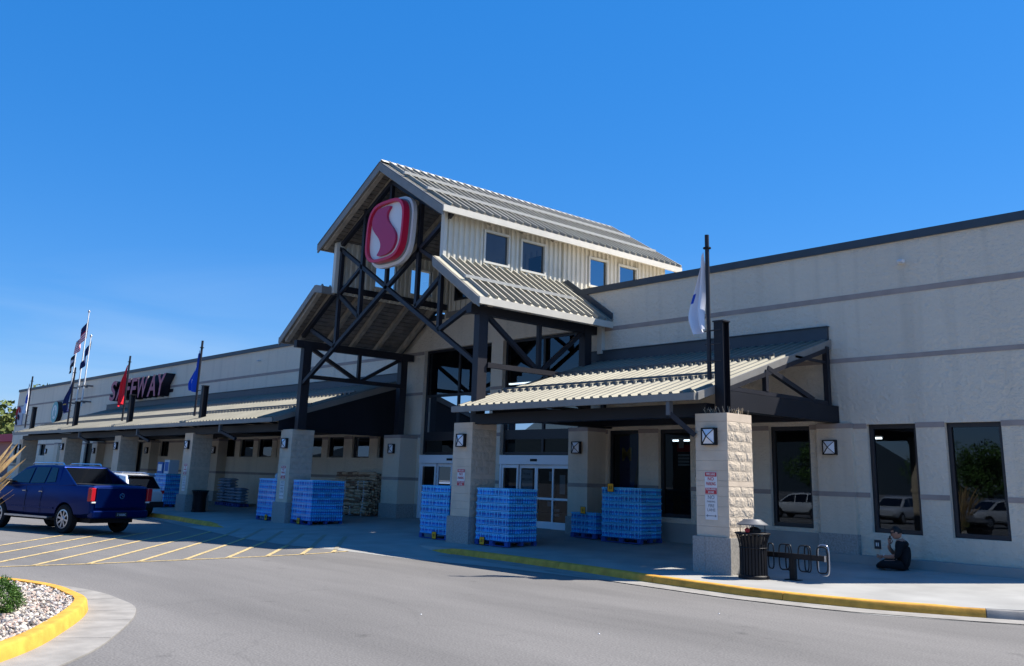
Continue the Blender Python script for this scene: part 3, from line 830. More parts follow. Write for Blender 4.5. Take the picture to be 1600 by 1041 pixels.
lo_r0, lo_r1 = (-22.06, 8.38), (-19.78, 6.84)
lo_l0, lo_l1 = (-29.02, 8.42), (-31.35, 6.74)
roof_slope(gab, lo_r0, lo_r1, YF, .02, .32, M['roof2'])
roof_slope(gab, lo_l0, lo_l1, YF, .02, .32, M['roof2'])
# ridge cap, snow rails
MB().prism([(XC-.16, 12.12), (XC, 12.235), (XC+.16, 12.12), (XC, 12.21)], YF-.01, YB+.01).build('ridge_cap', M['eave'], gab)
def rail_on(p0, p1, f, ya, yb, m=None, r=.045):
    x = p0[0]+(p1[0]-p0[0])*f; z = p0[1]+(p1[1]-p0[1])*f
    MB().box(x-r, x+r, ya, yb, z+.10, z+.10+2*r).build('snow_rail', m or M['rail'], gab)
for f in (.36, .72): rail_on(up_apex, up_r, f, YF+.05, YB-.3)
rail_on(lo_r0, lo_r1, .62, YF+.1, -.8)
# bargeboards and eave trims
def board(p0, p1, y0, y1, h, m, parent=gab, nm='bargeboard', dz=-.02):
    (x0, z0), (x1, z1) = p0, p1
    return MB().prism([(x0, z0+dz), (x1, z1+dz), (x1, z1+dz-h), (x0, z0+dz-h)], y0, y1).build(nm, m, parent)
board(up_apex, up_r, YF-.06, YF-.004, .30, M['fascia']); board(up_apex, up_l, YF-.06, YF-.004, .30, M['fascia'])
board((-29.02, 8.42), (-28.50, 8.33), YF-.06, -4.6, .26, M['fascia']); MB().box(-29.02, -28.5, -4.6, 0, 8.30, 8.36).build('roof_return', M['coping'], gab)
board(lo_r0, lo_r1, YF-.06, YF-.004, .27, M['fascia']); board(lo_l0, lo_l1, YF-.06, YF-.004, .27, M['fascia'])
board(up_apex, up_r, YF-.075, YB+.03, .035, M['fascia_dark'], nm='drip_edge', dz=.0); board(up_apex, up_l, YF-.075, YB+.03, .035, M['fascia_dark'], nm='drip_edge', dz=.0)
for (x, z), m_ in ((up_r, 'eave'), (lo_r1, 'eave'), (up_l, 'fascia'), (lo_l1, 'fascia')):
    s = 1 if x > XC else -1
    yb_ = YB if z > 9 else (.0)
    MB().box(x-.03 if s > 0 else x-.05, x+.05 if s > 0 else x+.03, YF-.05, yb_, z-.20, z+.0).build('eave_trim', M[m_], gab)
board(up_apex, up_r, YB+.004, YB+.06, .30, M['fascia']); board(up_apex, up_l, YB+.004, YB+.06, .30, M['fascia'])
# soffit boards under roofs (strips running along Y)
def soffit(p0, p1, ya, yb, w, off=.12, nm='soffit_board'):
    a = Vector(p0); b = Vector(p1); d = b-a; L = d.length; d.normalize(); nrm = Vector((-d.y, d.x))
    if nrm.y > 0: nrm = -nrm
    n = max(1, round(L/w)); ww = L/n
    for i in range(n):
        q0 = a+d*(ww*i+.012)+nrm*off; q1 = a+d*(ww*(i+1)-.012)+nrm*off
        q2 = q1-nrm*.03; q3 = q0-nrm*.03
        MB().add([(q.x, y, q.y) for y in (ya, yb) for q in (q0, q1, q2, q3)], [(0, 1, 2, 3), (7, 6, 5, 4), (0, 4, 5, 1), (1, 5, 6, 2), (2, 6, 7, 3), (3, 7, 4, 0)]).build(nm, M['soffit'], gab)
soffit(up_apex, up_r, YF+.01, .0, .2); soffit(up_apex, up_l, YF+.01, .0, .2)
soffit(lo_l0, lo_l1, YF+.01, -.03, .2); soffit(lo_r0, lo_r1, YF+.01, -.03, .2)
def rafters(p0, p1, ys, h=.16, w=.16, off=.15, nm='rafter', m=None):
    a = Vector(p0); b = Vector(p1); d = (b-a).normalized(); nrm = Vector((-d.y, d.x))
    if nrm.y > 0: nrm = -nrm
    for y in ys:
        q0 = a+nrm*off; q1 = b+nrm*off; q2 = b+nrm*(off+h); q3 = a+nrm*(off+h)
        MB().add([(q.x, yy, q.y) for yy in (y-w/2, y+w/2) for q in (q0, q1, q2, q3)], [(0, 1, 2, 3), (7, 6, 5, 4), (0, 4, 5, 1), (1, 5, 6, 2), (2, 6, 7, 3), (3, 7, 4, 0)]).build(nm, m or M['rafter'], gab)
rafters(up_apex, (-28.95, 9.96), (-5.3, -4.75, -3.3, -1.9, -.5)); rafters(up_apex, (-21.78, 9.96), (-5.3, -4.75, -3.3, -1.9, -.5))
rafters(lo_l0, (-31.2, 6.8), (-5.3, -4.8, -3.7, -2.6, -1.5, -.4)); rafters((-22.0, 8.34), (-19.9, 6.92), (-5.3, -4.8, -3.3, -1.8, -.4))
# clerestory walls with windows
WY = ((-3.42, -2.46), (-1.85, -.85), (1.35, 2.21), (2.88, 3.79))
for X, s, zlo in ((-22.14, 1, 8.0), (-28.47, -1, 8.1)):
    holes = [(a, b, 8.58, 9.53) for a, b in WY]
    mb = MB(); corrugated_x(mb, X, -4.98, 5.5, zlo, 9.98, .215, .055, holes, s)
    if s < 0: corrugated_x(mb, X+.105, -4.98, 0, zlo, 9.98, .215, .05, holes[:2], 1)
    cw = mb.build('siding', M['siding'], gab)
    # plain backing so the sheet has thickness
    mb = MB()
    for a, b in zip([-4.96]+[w[1] for w in WY], [w[0] for w in WY]+[5.48]): mb.box(X-s*.10, X-s*.03, a, b, zlo, 9.95)
    for a, b in WY: mb.box(X-s*.10, X-s*.03, a, b, zlo, 8.58); mb.box(X-s*.10, X-s*.03, a, b, 9.53, 9.95)
    mb.build('siding_backing', M['siding'], gab)
    mb = MB(); mb.box(X-.1 if s > 0 else X-.07, X+.07 if s > 0 else X+.1, -5.08, -4.96, zlo, 9.93); mb.build('corner_trim', M['siding_frame'], gab)
    for a, b in WY:
        f = MB(); t = .07; xo0, xo1 = (X-.04, X+.085) if s > 0 else (X-.085, X+.17)
        f.box(xo0, xo1, a-t, a, 8.58-t, 9.53+t); f.box(xo0, xo1, b, b+t, 8.58-t, 9.53+t); f.box(xo0, xo1, a, b, 9.53, 9.53+t); f.box(xo0, xo1, a, b, 8.58-t, 8.58)
        fo = f.build('window', M['siding_frame'], gab)
        MB().quad((X, a, 8.58), (X, b, 8.58), (X, b, 9.53), (X, a, 9.53)).build('pane', M['glass_clear'] if s < 0 else M['glass_sky'], fo)
# back wall of the porch above the parapet
mb = MB()
mb.add([(-28.58, .02, ZP-.2), (-22.06, .02, ZP-.2), (-22.06, .02, 9.9), (XC, .02, 11.85), (-28.58, .02, 9.9)], [(0, 1, 2, 3, 4)])
mb.build('back_wall', M['siding'], gab)
for i in range(21): MB().box(-28.3+.3*i, -28.18+.3*i, -.03, .015, ZP+.06, 9.75).build('wall_batten', M['siding'], gab)
MB().box(-28.4, -22.2, -.05, -.002, ZP-.18, ZP+.05).build('wall_trim', M['fascia'], gab)
for a, b in ((-23.7, -22.75), (-27.9, -26.95)):
    f = MB().box(a, b, -.09, -.031, 8.5, 9.5).build('window', M['frame'], gab)
    MB().quad((a+.07, -.095, 8.57), (b-.07, -.095, 8.57), (b-.07, -.095, 9.43), (a+.07, -.095, 9.43)).build('pane', M['glass_sky'], f)
# triangular dark flashing where the lower roof meets the parapet wall
MB().prism([(-22.0, 8.44), (-19.75, 6.9), (-19.75, 7.12), (-21.75, 8.47)], -.055, -.003).build('flashing', M['coping'], gab)
MB().prism([(-28.6, 8.44), (-31.4, 6.72), (-31.4, 6.94), (-28.9, 8.47)], -.055, -.003).build('flashing', M['coping'], gab)
# beams, posts and truss
def member(a, b, w=.13, h=.13, nm='truss_member', m='steel'):
    MB().bar(a, b, w, h).build(nm, M[m], gab)
YT = -4.9
for X, top in ((-30.4, 6.55), (-20.42, 6.70)):
    MB().box(X-.12, X+.12, -4.99, -4.66, 3.42, top).build('post', M['steel'], gab); MB().box(X-.13, X+.13, -.70, -.40, 3.4, top).build('post', M['steel'], gab)
    member((X, -5.3, top-.1), (X, -.1, top-.1), .22, .26, 'eave_beam')
    zb_ = 5.30 if X < XC else 5.04
    member((X+.12, -4.66, zb_), (X+.12, -.6, zb_), .12, .14, 'tie_beam')
    ym = -2.55; zt_ = top-.22
    member((X, -4.62, zt_), (X, ym-.05, zb_+.05)); member((X, ym, zt_), (X, ym, zb_+.05), .12, .12); member((X, -.7, zt_), (X, ym+.1, zb_+.05), .12, .12)
for X in (-28.5, -22.13):
    member((X+(.12 if X < XC else -.12), YT, 8.28), (X+(.12 if X < XC else -.12), -.1, 8.28), .18, .22, 'wall_beam')
def T(x0, z0, x1, z1, w=.13): member((x0, YT, z0), (x1, YT, z1), w, w)
T(-30.3, 5.05, -21.95, 9.80); 
T(-20.5, 5.10, -28.6, 9.85)
T(XC, 11.6, XC, 7.95, .12); T(-23.57, 10.72, -23.57, 7.06); T(-26.86, 10.9, -26.86, 7.08)
T(-22.33, 9.70, -22.33, 6.25); T(-28.26, 9.70, -28.26, 6.25)
T(-22.33, 6.2, -20.6, 6.88); T(-28.26, 6.2, -30.0, 6.95)
T(-23.57, 7.06, -22.35, 7.85); T(-26.86, 7.10, -28.25, 8.02)
T(-23.5, 8.9, -22.35, 8.25, .11); T(-26.9, 8.85, -28.25, 8.05, .11)
T(XC, 11.55, -22.3, 9.82, .14); T(XC, 11.55, -28.3, 9.86, .14)
T(-22.2, 8.15, -20.1, 6.72, .14); T(-28.5, 8.15, -30.6, 6.78, .14)

# ------------------------------------------------------------------ round cornered S sign
def rsq(cx, cz, w, h, k=4.2, skew=.06, n=64):
    pts = []
    for i in range(n):
        t = 2*math.pi*i/n; c, s = math.cos(t), math.sin(t)
        x = abs(c)**(2/k)*math.copysign(1, c); z = abs(s)**(2/k)*math.copysign(1, s)
        pts.append((cx+w*x+skew*h*z, cz+h*z))
    return pts
SX, SZ = -24.72, 9.62
sg = thing('logo_sign', 'large deep red and white rounded square S sign on the entrance truss', 'sign', (SX, -5.2, SZ-1.2))
MB().prism(rsq(SX+.02, SZ-.02, 1.17, 1.13, 3.4), -5.24, -5.10).build('back_plate', M['logo_white'], sg, smooth=40)
MB().prism(rsq(SX, SZ, 1.09, 1.04, 3.4), -5.30, -5.241).build('grey_return', M['logo_grey'], sg, smooth=40)
def ring(outer, inner_, y0, y1, nm, m):
    n = len(outer); mb = MB()
    vs = [(a, y0, b) for a, b in outer]+[(a, y0, b) for a, b in inner_]+[(a, y1, b) for a, b in outer]+[(a, y1, b) for a, b in inner_]
    fs = []
    for i in range(n):
        j = (i+1) % n
        fs += [(i, j, n+j, n+i), (2*n+i, 3*n+i, 3*n+j, 2*n+j), (i, 2*n+i, 2*n+j, j), (n+i, n+j, 3*n+j, 3*n+i)]
    mb.add(vs, fs); return mb.build(nm, m, sg, smooth=40)
ring(rsq(SX, SZ, 1.06, 1.01, 3.4), rsq(SX, SZ, .965, .915, 3.4), -5.53, -5.301, 'red_ring', M['logo_red'])
MB().prism(rsq(SX, SZ, .96, .91, 3.4), -5.41, -5.303).build('white_field', M['logo_white'], sg)
body = [(-.62, .93), (-.86, .66), (-.88, .30), (-.62, .0), (-.34, -.24), (-.18, -.50), (-.22, -.74), (-.45, -.95), (.34, -.95), (.66, -.70), (.74, -.34), (.54, -.04), (.25, .22), (.05, .46), (.02, .70), (.26, .93), (-.02, .96), (-.4, .96)]
MB().prism([(SX+x*.93+.05*z, SZ+z*.86) for x, z in smooth_loop(body, 2)], -5.50, -5.411).build('letter_s', M['logo_face'], sg, smooth=40)

# ------------------------------------------------------------------ stone pillars
rb = random.Random(11)
def rough_block(lx, lz, seed, depth=.045, amp=.010, nx=6, nz=3):
    """split-face block lying against plane x=0, outer face towards +X; runs along Y and Z"""
    r = random.Random(seed); mb = MB()
    vs = []; 
    for j in range(nz+1):
        for i in range(nx+1):
            edge = (i in (0, nx)) or (j in (0, nz))
            x = depth + (r.uniform(-amp*.3, amp*.3)-.006 if edge else r.uniform(-amp*.4, amp))
            vs.append((x, lx*i/nx+(0 if i in (0, nx) else r.uniform(-.01, .01)), lz*j/nz+(0 if j in (0, nz) else r.uniform(-.01, .01))))
    nf = len(vs); fs = []
    for j in range(nz):
        for i in range(nx):
            a = j*(nx+1)+i; b = a+1; c = a+nx+2; d = a+nx+1
            if r.random() < .5: fs += [(a, b, c), (a, c, d)]
            else: fs += [(a, b, d), (b, c, d)]
    vs += [(0, 0, 0), (0, lx, 0), (0, lx, lz), (0, 0, lz)]
    e = nf
    fs += [(e, e+3, e+2, e+1)]
    bot = list(range(0, nx+1)); top = [nz*(nx+1)+i for i in range(nx+1)]; lft = [j*(nx+1) for j in range(nz+1)]; rgt = [j*(nx+1)+nx for j in range(nz+1)]
    fs += [tuple([e, e+1]+bot[::-1]), tuple([e+2, e+3]+top), tuple([e+3, e]+lft), tuple([e+1, e+2]+rgt[::-1])]
    mb.add(vs, fs)
    ob = mb.build('stone_block', M['stone']); me = ob.data; bpy.data.objects.remove(ob)
    return me
WX, WY_, ZT, ZB = .826, .879, 3.41, .885
CH = .2035
blkH = [rough_block(WY_/2-.004, CH-.004, s) for s in range(6)]
blkQ = [rough_block(WY_/4-.004, CH-.004, 20+s) for s in range(4)]
blkT = [rough_block(WY_*.75-.008, CH-.004, 40+s) for s in range(3)]
def obj_from(me, name, parent, loc, rot=(0, 0, 0)):
    o = bpy.data.objects.new(name, me); col.objects.link(o); o.parent = parent; o.location = loc; o.rotation_euler = rot; return o
fr_me = None
def front_block(w, h, nm='face_block'):
    mb = MB(); b = .0015
    mb.add([(0, 0, 0), (w, 0, 0), (w, 0, h), (0, 0, h), (b, -.03, b), (w-b, -.03, b), (w-b, -.03, h-b), (b, -.03, h-b)],
           [(0, 3, 2, 1), (4, 5, 6, 7), (0, 1, 5, 4), (1, 2, 6, 5), (2, 3, 7, 6), (3, 0, 4, 7)])
    ob = mb.build(nm, M['stone_smooth']); me = ob.data; bpy.data.objects.remove(ob); return me
frF = front_block(WX, CH-.0005); frA = front_block(WX*.5, CH); 
def pillar(x0, label, full=True):
    t = thing('stone_pillar', label, 'pillar', (x0, -5.1, walk_z(x0, -5.1)), group='square stone pillars under the canopies')
    z0 = walk_z(x0, -5.1)
    MB().box(x0+.03, x0+WX-.03, -5.1+.03, -5.1+WY_-.01, z0-.2, ZT-.01).build('core', M['stone_smooth'], t)
    L = lambda x, y, z: Vector((x-x0, y+5.1, z-z0))
    z = ZB; k = 0; band_done = False
    while z < ZT-.05:
        h = CH
        if not band_done and z > 1.72:
            mb = MB(); mb.box(x0-.002, x0+WX+.004, -5.102, -5.1+WY_, z+.002, z+.108); mb.build('band_course', M['stone_smooth'] , t)
            z += .112; band_done = True; continue
        if z+h > ZT: 
            mb = MB(); mb.box(x0, x0+WX, -5.1, -5.1+WY_, z+.002, ZT); mb.build('cap_course', M['stone_smooth'], t); break
        obj_from(frF, 'face_block', t, L(x0, -5.07, z))
        # right-hand side, split faces
        seq = ((blkH, .5), (blkH, .5)) if k % 2 == 0 else ((blkQ, .25), (blkH, .5), (blkQ, .25))
        y = -5.1
        for kind, fr in seq:
            obj_from(rb.choice(kind), 'stone_block', t, L(x0+WX-.04, y+.002, z))
            y += WY_*fr
        z += h; k += 1
    # plinth
    bs = .065
    MB().box(x0-bs, x0+WX*.30, -5.1-bs, -4.6, z0-.15, ZB-.002).build('plinth_block', M['plinth'], t)
    MB().box(x0+WX*.30+.006, x0+WX+bs, -5.1-bs, -4.6, z0-.15, ZB-.002).build('plinth_block', M['plinth'], t)
    MB().box(x0-bs, x0+WX+bs, -4.594, -5.1+WY_+bs, z0-.15, ZB-.002).build('plinth_block', M['plinth'], t)
    return t
PX = [-12.67, -21.107, -31.24, -39.8, -48.4, -56.95, -65.6]
PL = ['sunlit stone pillar nearest the bike rack, with rough cream side blocks', 'stone pillar beside the right sliding doors, between two stacks of bottled water',
      'stone pillar carrying the left gable post, between two bottled water stacks', 'stone pillar left of the gable, next to the dark litter bin',
      'stone pillar right behind the parked pickup bed', 'shaded stone pillar second from the far left end', 'farthest stone pillar at the left end of the canopy']
pillars = [pillar(x, l) for x, l in zip(PX, PL)]

# bird spikes on the nearest pillar
sp = MB(); r5 = random.Random(5)
for i in range(150):
    x = -12.60+r5.random()*.76; y = -5.05+r5.random()*.75
    if -12.3 < x < -11.95 and y > -5.02 and r5.random() < .8: continue
    a = r5.uniform(-.10, .10); b = r5.uniform(-.08, .08)
    sp.tube([(x, y, ZT-.005), (x+a, y+b, ZT+r5.uniform(.09, .15))], .0035, 3, cap=False)
tag(sp.build('bird_spikes', M['spike'], pillars[0]), kind='stuff')

# wall lamps: black frame, pale pyramid glass with crossing bars
lampproto = None
def wall_lamp(x, y, z, label, w=.36, h=.36, rz=0):
    t = thing('wall_lamp', label, 'wall lamp', (x, y, z), rz, group='square lantern lamps on the stonework')
    f = MB(); b = .028; d = .10
    f.box(-w/2, w/2, -.03, -.002, -h/2, h/2)
    for (a0, a1, c0, c1) in ((-w/2, -w/2+b, -h/2, h/2), (w/2-b, w/2, -h/2, h/2), (-w/2+b, w/2-b, h/2-b, h/2), (-w/2+b, w/2-b, -h/2, -h/2+b)):
        f.box(a0, a1, -d, -.03, c0, c1)
    f.build('frame', M['black'], t, local=True)
    g = MB(); g.add([(-w/2+b, -d+.01, -h/2+b), (w/2-b, -d+.01, -h/2+b), (w/2-b, -d+.01, h/2-b), (-w/2+b, -d+.01, h/2-b), (0, -d-.06, 0)], [(0, 1, 4), (1, 2, 4), (2, 3, 4), (3, 0, 4)])
    g.build('glass', M['lamp_glow'], t, local=True)
    c = MB()
    for sx, sz in ((-1, -1), (1, -1), (1, 1), (-1, 1)): c.bar((sx*(w/2-b), -d+.004, sz*(h/2-b)), (0, -d-.066, 0), .02, .014)
    c.build('cross_bar', M['black'], t, local=True)
    return t
lampL = ['the sunlit pillar nearest the bike rack', 'the pillar beside the right sliding doors', 'the pillar under the left gable post', 'the pillar next to the dark litter bin', 'the pillar right behind the pickup', 'the second pillar from the far left', 'the farthest left pillar']
for i, x in enumerate(PX): wall_lamp(x+.40, -5.102, 2.92, 'black framed lantern on '+lampL[i])
for x, y, l in ((-12.36, -.125, 'black framed lantern on the wall pilaster between the right hand windows'), (-20.45, -.805, 'black framed lantern on the pilaster right of the sliding doors'), (-30.4, -.805, 'black framed lantern on the pilaster left of the entrance'),
             (-47.0, -.505, 'black framed lantern on the wall pilaster left of the bagged goods'), (-56.2, -.505, 'black framed lantern on the wall pilaster behind the white vehicle'), (-65.5, -.505, 'black framed lantern on the wall pilaster right of the pickup roof'), (-78.0, 0, 'black framed lantern on the bare wall left of the second pillar')):
    wall_lamp(x, y, 2.92, l)

# ------------------------------------------------------------------ front canopies
def canopy(xa, xb, label, right_end=True, posts=()):
    t = thing('front_canopy', label, 'canopy', (xa, -5, 0), group='ribbed shed canopies along the front')
    pT, pB = (-.0, 5.58), (-5.48, 3.80)     # (y, z)
    roof_slope(t, pT, pB, xa, xb, .30, M['roof'], axis='X', rib=.07)
    # flashing against wall
    MB().box(xa, xb, -.10, -.003, 5.60, 5.93).build('flashing', M['coping'], t)
    MB().box(xa, xb+.03, -.14, -.003, 5.931, 5.95).build('flashing_cap', M['coping'], t)
    # gutter fascia
    MB().box(xa-.02, xb+.02, -5.60, -5.485, 3.66, 3.815).build('gutter', M['fascia'], t)
    # snow bars and clips
    for f in (.36, .70):
        y = pT[0]+(pB[0]-pT[0])*f; z = pT[1]+(pB[1]-pT[1])*f
        MB().box(xa+.15, xb-.35, y-.03, y+.03, z+.09, z+.14).build('snow_rail', M['rail_dark'], t)
        c = MB(); n = round((xb-xa)/.30)
        for i in range(1, n): 
            xx = xa+(xb-xa)/n*i-.027; yy = y-.20; zz = z-.065
            c.box(xx-.10, xx-.0, yy-.05, yy+.03, zz+.04, zz+.115)
        tag(c.build('roof_clips', M['rail_dark'], t), kind='stuff')
    # underside deck
    ns = 8
    for i in range(ns):
        f0, f1 = i/ns+.002, (i+1)/ns-.002
        y0, z0 = pT[0]+(pB[0]-pT[0])*f0, pT[1]+(pB[1]-pT[1])*f0-.10; y1, z1 = pT[0]+(pB[0]-pT[0])*f1, pT[1]+(pB[1]-pT[1])*f1-.10
        MB().prism([(y0-.02, z0), (y1, z1), (y1, z1+.03), (y0-.02, z0+.03)], xa+.02, xb-.02, 'YZ').build('deck_board', M['soffit'], t)
    # rake boards
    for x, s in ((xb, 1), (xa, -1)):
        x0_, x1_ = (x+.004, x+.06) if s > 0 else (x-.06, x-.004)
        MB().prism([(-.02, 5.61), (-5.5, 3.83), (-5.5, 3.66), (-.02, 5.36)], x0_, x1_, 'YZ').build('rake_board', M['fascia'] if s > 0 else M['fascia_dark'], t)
    # long front beam
    MB().box(xa+.2, xb-.1, -5.02, -4.72, 3.36, 3.64).build('front_beam', M['steel_dark'], t)
    MB().box(xa+.2, xb-.1, -.5, -.25, 3.56, 3.94).build('wall_beam', M['steel_dark'], t)
    return t
def end_truss(t, X):
    MB().box(X-.15, X+.15, -4.6, -.02, 3.52, 3.93).build('side_beam', M['steel_dark'], t)
    def b(y0, z0, y1, z1, w=.11): MB().bar((X, y0, z0), (X, y1, z1), w, w).build('truss_member', M['steel'], t)
    b(-.25, 3.94, -.25, 5.40, .13); b(-4.7, 4.0, -.3, 3.995, .09); b(-2.95, 4.05, -2.95, 4.55); b(-2.9, 4.6, -.95, 4.02); b(-3.1, 4.02, -4.4, 4.02, .06)
    b(-4.6, 3.93, -.3, 5.30, .10); b(-.3, 5.0, -1.7, 5.0, .06)
can_r = canopy(-20.62, -12.33, 'ribbed shed canopy right of the entrance, ending at the sunlit pillar'); end_truss(can_r, -12.3); end_truss(can_r, -19.9)
can_l = canopy(-65.5, -31.12, 'long ribbed shed canopy left of the entrance, running to the far corner'); end_truss(can_l, -31.25)
MB().prism([(-.02, 5.42), (-5.3, 3.72), (-5.3, 3.38), (-.02, 3.38)], -31.16, -31.13, 'YZ').build('end_panel', M['steel_dark'], can_l)
for px in PX[3:]: end_truss(can_l, px+.4)
# posts rising through the canopy, with bracketed flagpoles
def post(x0, label):
    t = thing('canopy_post', label, 'post', (x0+.2, -4.75, ZT), group='dark steel posts standing on the stone pillars')
    mb = MB(); a, b = x0, x0+.24
    mb.box(a, b, -4.92, -4.905, ZT-.01, 5.40); mb.box(a, b, -4.70, -4.685, ZT-.01, 5.40); mb.box(a+.10, a+.14, -4.904, -4.701, ZT-.01, 5.399)
    mb.box(a, a+.012, -4.904, -4.701, ZT-.01, 5.398)
    mb.build('column', M['steel_dark'], t)
    MB().box(a-.02, b+.02, -4.94, -4.665, 5.401, 5.43).build('cap_plate', M['steel'], t)
    MB().box(a-.08, b+.08, -4.98, -4.52, ZT-.005, ZT+.02).build('base_plate', M['steel'], t)
    return t
POL = ['above the sunlit pillar nearest the bike rack', 'above the pillar next to the litter bin', 'above the pillar behind the pickup', 'second from the far left end', 'at the far left end of the canopy']
for x0, lb in zip((-12.27, -39.08, -47.66, -56.1, -64.55), POL):
    post(x0, 'dark steel channel post rising through the canopy '+lb)
def flagpole(x, label, y=-4.9, ztop=7.41, zb=4.15):
    t = thing('canopy_flagpole', label, 'flagpole', (x, y, zb), group='short dark flagpoles bracketed to the canopy posts')
    MB().tube([(x, y, zb), (x, y, ztop)], .05, 10).build('pole', M['steel'], t, smooth=40)
    MB().lathe([(0, ztop-.32), (.09, ztop-.32), (.09, ztop-.29), (0, ztop-.29)], (x, y, 0), 'Z', 10).build('ring', M['black'], t)
    for z in (5.22, 4.92, 4.55): MB().box(x-.09, x+.34, y-.03, y+.02, z-.012, z+.012).build('bracket', M['steel'], t)
    return t
FP = [(-12.42, 'of the white flag on the right'), (-39.56, 'of the royal blue flag'), (-48.3, 'of the red flag'), (-57.0, 'of the navy flag with a seal'), (-65.6, 'of the far left white flag')]
for x, lb in FP: flagpole(x, 'short dark flagpole '+lb)

def cloth(name, label, x, y, ztop, zbot, w_top, w_max, mfn, mats, n=14, m=22, seed=0, lean=.0, ph=0., dirx=-1, group=None, fold=.09):
    """hanging flag: gathered cloth with vertical folds"""
    r = random.Random(seed); mb = MB(); vs = []
    p1, p2 = r.uniform(0, 6), r.uniform(0, 6)
    for j in range(m+1):
        v = j/m; z = ztop+(zbot-ztop)*v
        ww = w_top+(w_max-w_top)*math.sin(min(1, v*1.25)*math.pi/2)*(1-.30*max(0, v-.75)/.25)
        for i in range(n+1):
            u = i/n
            off = ww*u
            yy = y-.05+fold*math.sin(u*9+p1+v*2.5)*(.3+v)+.05*math.sin(v*6+p2)
            xx = x+dirx*(off+.06*math.sin(v*5+p2)*v)+lean*v*u
            zz = z-.28*u*(1-v)*1.2-.18*u*v*math.sin(p1)
            vs.append((xx, yy, zz))
    fs = []
    for j in range(m):
        for i in range(n):
            a = j*(n+1)+i; mb.cur = mfn((i+.5)/n, (j+.5)/m)
            mb.f.append((a, a+1, a+n+2, a+n+1)); mb.mi.append(mb.cur)
    mb.v = vs
    ob = mb.build(name, mats, smooth=180)
    tag(ob, label, 'flag', group); return ob
def disc(cu, cv, r, k=1, asp=1.0):
    return lambda u, v: k if ((u-cu)/asp)**2+(v-cv)**2 < r*r else 0
G_ = 'flags on the canopy posts'
cloth('flag', 'white flag with a faint blue emblem hanging limp on the right hand pole', -12.47, -4.9, 7.05, 5.25, .04, .38, lambda u, v: 1 if (u > .86 and .42 < v < .54) else 0, [M['flag_white'], M['flag_blue']], seed=1, group=G_)
cloth('flag', 'royal blue flag with small pale marks hanging on the canopy pole', -39.6, -4.9, 7.0, 5.15, .04, .62, lambda u, v: 1 if ((u-.5)**2+(v-.40)**2 < .006 or (u-.4)**2+(v-.75)**2 < .005) else 0, [M['flag_blue'], M['flag_white']], seed=2, group=G_)
cloth('flag', 'red flag with a yellow emblem hanging in front of the store lettering', -48.35, -4.9, 7.0, 5.05, .04, .75, lambda u, v: 1 if ((u-.35)/1.0)**2+(v-.55)**2 < .006 else 0, [M['flag_red'], M['flag_gold']], seed=3, group=G_)
cloth('flag', 'navy flag with a pale round seal and lettering on the canopy pole', -57.05, -4.9, 6.9, 4.95, .04, .95, lambda u, v: 1 if (.018 < ((u-.45)/1.1)**2+(v-.5)**2 < .036) else (2 if (.70 < v < .75 and .2 < u < .8) else (1 if ((u-.45)/1.1)**2+(v-.5)**2 < .006 else 0)), [M['flag_navy'], M['flag_white'], M['flag_gold']], seed=4, group=G_, n=20, m=28)
cloth('flag', 'white flag with a blue round emblem on the far left canopy pole', -65.65, -4.9, 7.0, 5.0, .04, .85, lambda u, v: 1 if ((u-.5)/1.3)**2+(v-.45)**2 < .03 else 0, [M['flag_white'], M['flag_blue']], seed=5, group=G_)

# tall white poles on the left wall
def tallpole(x, ztop, label):
    t = thing('tall_flagpole', label, 'flagpole', (x, -.6, 6), group='tall white flagpoles fixed to the store front')
    MB().tube([(x, -.6, 5.95), (x, -.6, ztop)], [.06, .035], 8).build('pole', M['alu_pole'], t, smooth=60)
    MB().lathe([(0, ztop), (.07, ztop+.03), (.09, ztop+.1), (.07, ztop+.17), (0, ztop+.2)], (x, -.6, 0), 'Z', 8).build('finial', M['galv'], t, smooth=60)
    for z in (6.3, 7.4): MB().box(x-.08, x+.08, -.68, -.003, z-.05, z+.05).build('bracket', M['fascia_dark'], t)
tallpole(-70.4, 12.7, 'tallest white flagpole, flying the striped flag above the parapet')
tallpole(-72.1, 10.6, 'shorter white flagpole left of the striped flag pole')
tallpole(-69.2, 10.8, 'shorter white flagpole right of the striped flag pole')
def stripes(u, v):
    s = v if False else u
    if v < .5 and u < .42: return 2
    return 0 if int(v*13) % 2 == 0 else 1
def fly(name, label, x, y, z, w, h, mfn, mats, droop=.8, seed=0, n=20, m=13):
    r = random.Random(seed); p = r.uniform(0, 6); mb = MB(); vs = []
    for j in range(m+1):
        for i in range(n+1):
            u, v = i/n, j/m
            vs.append((x-.05-w*u*.75, y+.12*math.sin(u*9+p+v), z-h*v*(1-.35*u)-droop*w*u-.1*math.sin(u*4)))
    for j in range(m):
        for i in range(n):
            a = j*(n+1)+i; mb.f.append((a, a+1, a+n+2, a+n+1)); mb.mi.append(mfn((i+.5)/n, (j+.5)/m))
    mb.v = vs; ob = mb.build(name, mats, smooth=180); return tag(ob, label, 'flag')
fly('flag', 'striped red and white flag with blue canton drooping from the tallest pole', -70.45, -.6, 12.4, 2.3, 1.5, stripes, [M['flag_red'], M['flag_white'], M['flag_navy']], .75, 1)
fly('flag', 'dark drooping flag on the left short white pole', -72.15, -.6, 10.4, 1.2, 1.1, lambda u, v: 1 if (u-.5)**2+(v-.5)**2 < .03 else 0, [M['flag_dark'], M['flag_white']], 1.1, 2, 12, 10)
fly('flag', 'navy drooping flag on the right short white pole', -69.25, -.6, 10.6, 1.4, .9, lambda u, v: 1 if (u-.5)**2+(v-.5)**2 < .02 else 0, [M['flag_navy'], M['flag_dark']], 1.15, 3, 12, 10)

